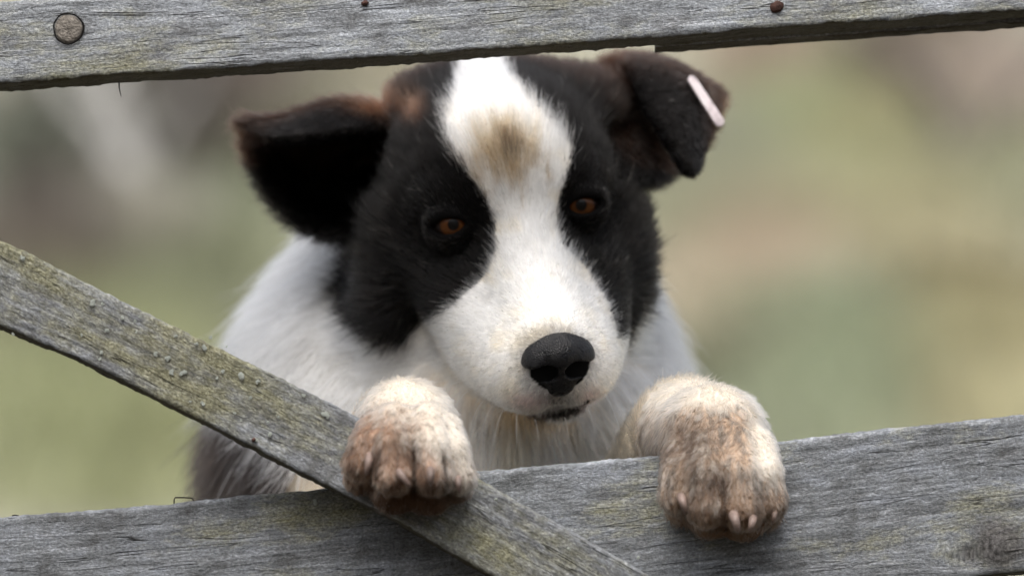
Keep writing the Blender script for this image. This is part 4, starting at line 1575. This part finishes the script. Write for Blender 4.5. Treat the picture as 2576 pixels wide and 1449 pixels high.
# locks: pull tips together
nc = NS // 24
ci = rng.choice(NS, nc, replace=False)
kd2 = kdtree.KDTree(nc)
for i, k in enumerate(ci):
    kd2.insert(ROOT[k], i)
kd2.balance()
cid = np.fromiter((kd2.find(p)[1] for p in ROOT), dtype=np.int64, count=NS)
ctip = ROOT[ci[cid]] + DIR[ci[cid]] * LEN[:, None]
pull = np.select([RG == k for k in range(6)], [0.34, 0.48, 0.6, 0.4, 0.6, 0.3]) * rng.uniform(0.4, 1.2, NS)
TIP = TIP * (1 - pull[:, None]) + ctip * pull[:, None]
TIP[:, 2] -= np.where(RG == 1, LEN * 0.12, 0)
NP = 5
ts_ = np.linspace(0, 1, NP)
MID = ROOT + DIR * (LEN * 0.5)[:, None]
PTS = np.stack([(1 - t) ** 2 * ROOT + 2 * t * (1 - t) * MID + t * t * TIP for t in ts_], 1)
JIT = rng.normal(0, 1, (NS, 2)) * np.array([7.0, 9.0])
SC = coat_colour(ROOT, RN, RG, JIT)
SC *= rng.uniform(0.8, 1.14, (NS, 1)) * (1 + rng.normal(0, 0.17, nc))[cid][:, None]
grey = (rng.uniform(0, 1, NS) < 0.008) & (SC.mean(1) < 0.02)
SC[grey] = lin(120, 112, 104)
SC = np.clip(SC, 0.002, 0.92)
base_r = np.select([RG == k for k in range(6)], [0.000105, 0.00014, 0.00017, 0.00011, 0.00011, 0.0001])
RAD = base_r[:, None] * np.array([1.0, 1.0, 0.85, 0.6, 0.15])[None] * rng.uniform(0.75, 1.25, (NS, 1))


def hair_object(name, P, R_, col, mat, parent):
    n, m, _ = P.shape
    hc = bpy.data.hair_curves.new(name)
    hc.add_curves([m] * n)
    hc.attributes['position'].data.foreach_set('vector', P.astype(np.float32).ravel())
    ra = hc.attributes.get('radius') or hc.attributes.new('radius', 'FLOAT', 'POINT')
    ra.data.foreach_set('value', R_.astype(np.float32).ravel())
    ca = hc.attributes.new('col', 'FLOAT_COLOR', 'CURVE')
    ca.data.foreach_set('color', np.concatenate([col, np.ones((n, 1))], 1).astype(np.float32).ravel())
    hc.materials.append(mat)
    o = bpy.data.objects.new(name, hc)
    C.objects.link(o)
    o.parent = parent
    o.matrix_parent_inverse = parent.matrix_world.inverted()
    return o


b = NT('fur')
ac = b.attr('col').outputs['Color']
lum = b.n('ShaderNodeRGBToBW', {0: ac}).outputs[0]
ior = b.maprange(lum, 0.0, 0.25, 1.28, 1.5)
ph = b.n('ShaderNodeBsdfHairPrincipled', {'Color': ac, 'IOR': ior, 'Roughness': 0.38, 'Radial Roughness': 0.45, 'Random Roughness': 0.2}, parametrization='COLOR')
M_FUR = b.finish(ph.outputs[0])
fur = hair_object('fur', PTS, RAD, SC, M_FUR, dog)

# ---- whiskers
wr, wt = [], []
for (x, y, d, tx, ty, td) in [(1175, 985, .06, 1130, 1065, .03), (1215, 1010, .055, 1180, 1085, .02), (1240, 1020, .055, 1205, 1105, .03), (1160, 960, .065, 1095, 1010, .04),
                              (1265, 1032, .05, 1240, 1120, .03), (1300, 1045, .045, 1300, 1125, .03), (1345, 1055, .045, 1355, 1110, .03), (1540, 880, .06, 1640, 845, .05),
                              (1545, 930, .06, 1640, 985, .03), (1548, 905, .06, 1755, 920, .08), (1540, 960, .055, 1610, 1045, .03), (1520, 990, .05, 1560, 1085, .02),
                              (1545, 900, .06, 1660, 870, .06), (1480, 1030, .045, 1500, 1110, .03), (1420, 1050, .045, 1430, 1105, .03), (1640, 940, .05, 1690, 1005, .0)]:
    a0, a1 = W(x, y, d), W(tx, ty, td)
    m_ = (a0 + a1) / 2 + np.array([0, -.004, .004])
    wr.append(np.stack([(1 - t) ** 2 * a0 + 2 * t * (1 - t) * m_ + t * t * a1 for t in np.linspace(0, 1, 8)]))
wr = np.array(wr)
hair_object('whiskers', wr, np.tile(np.linspace(0.00013, 0.00003, 8), (len(wr), 1)), np.tile(WHITE, (len(wr), 1)), M_FUR, dog)
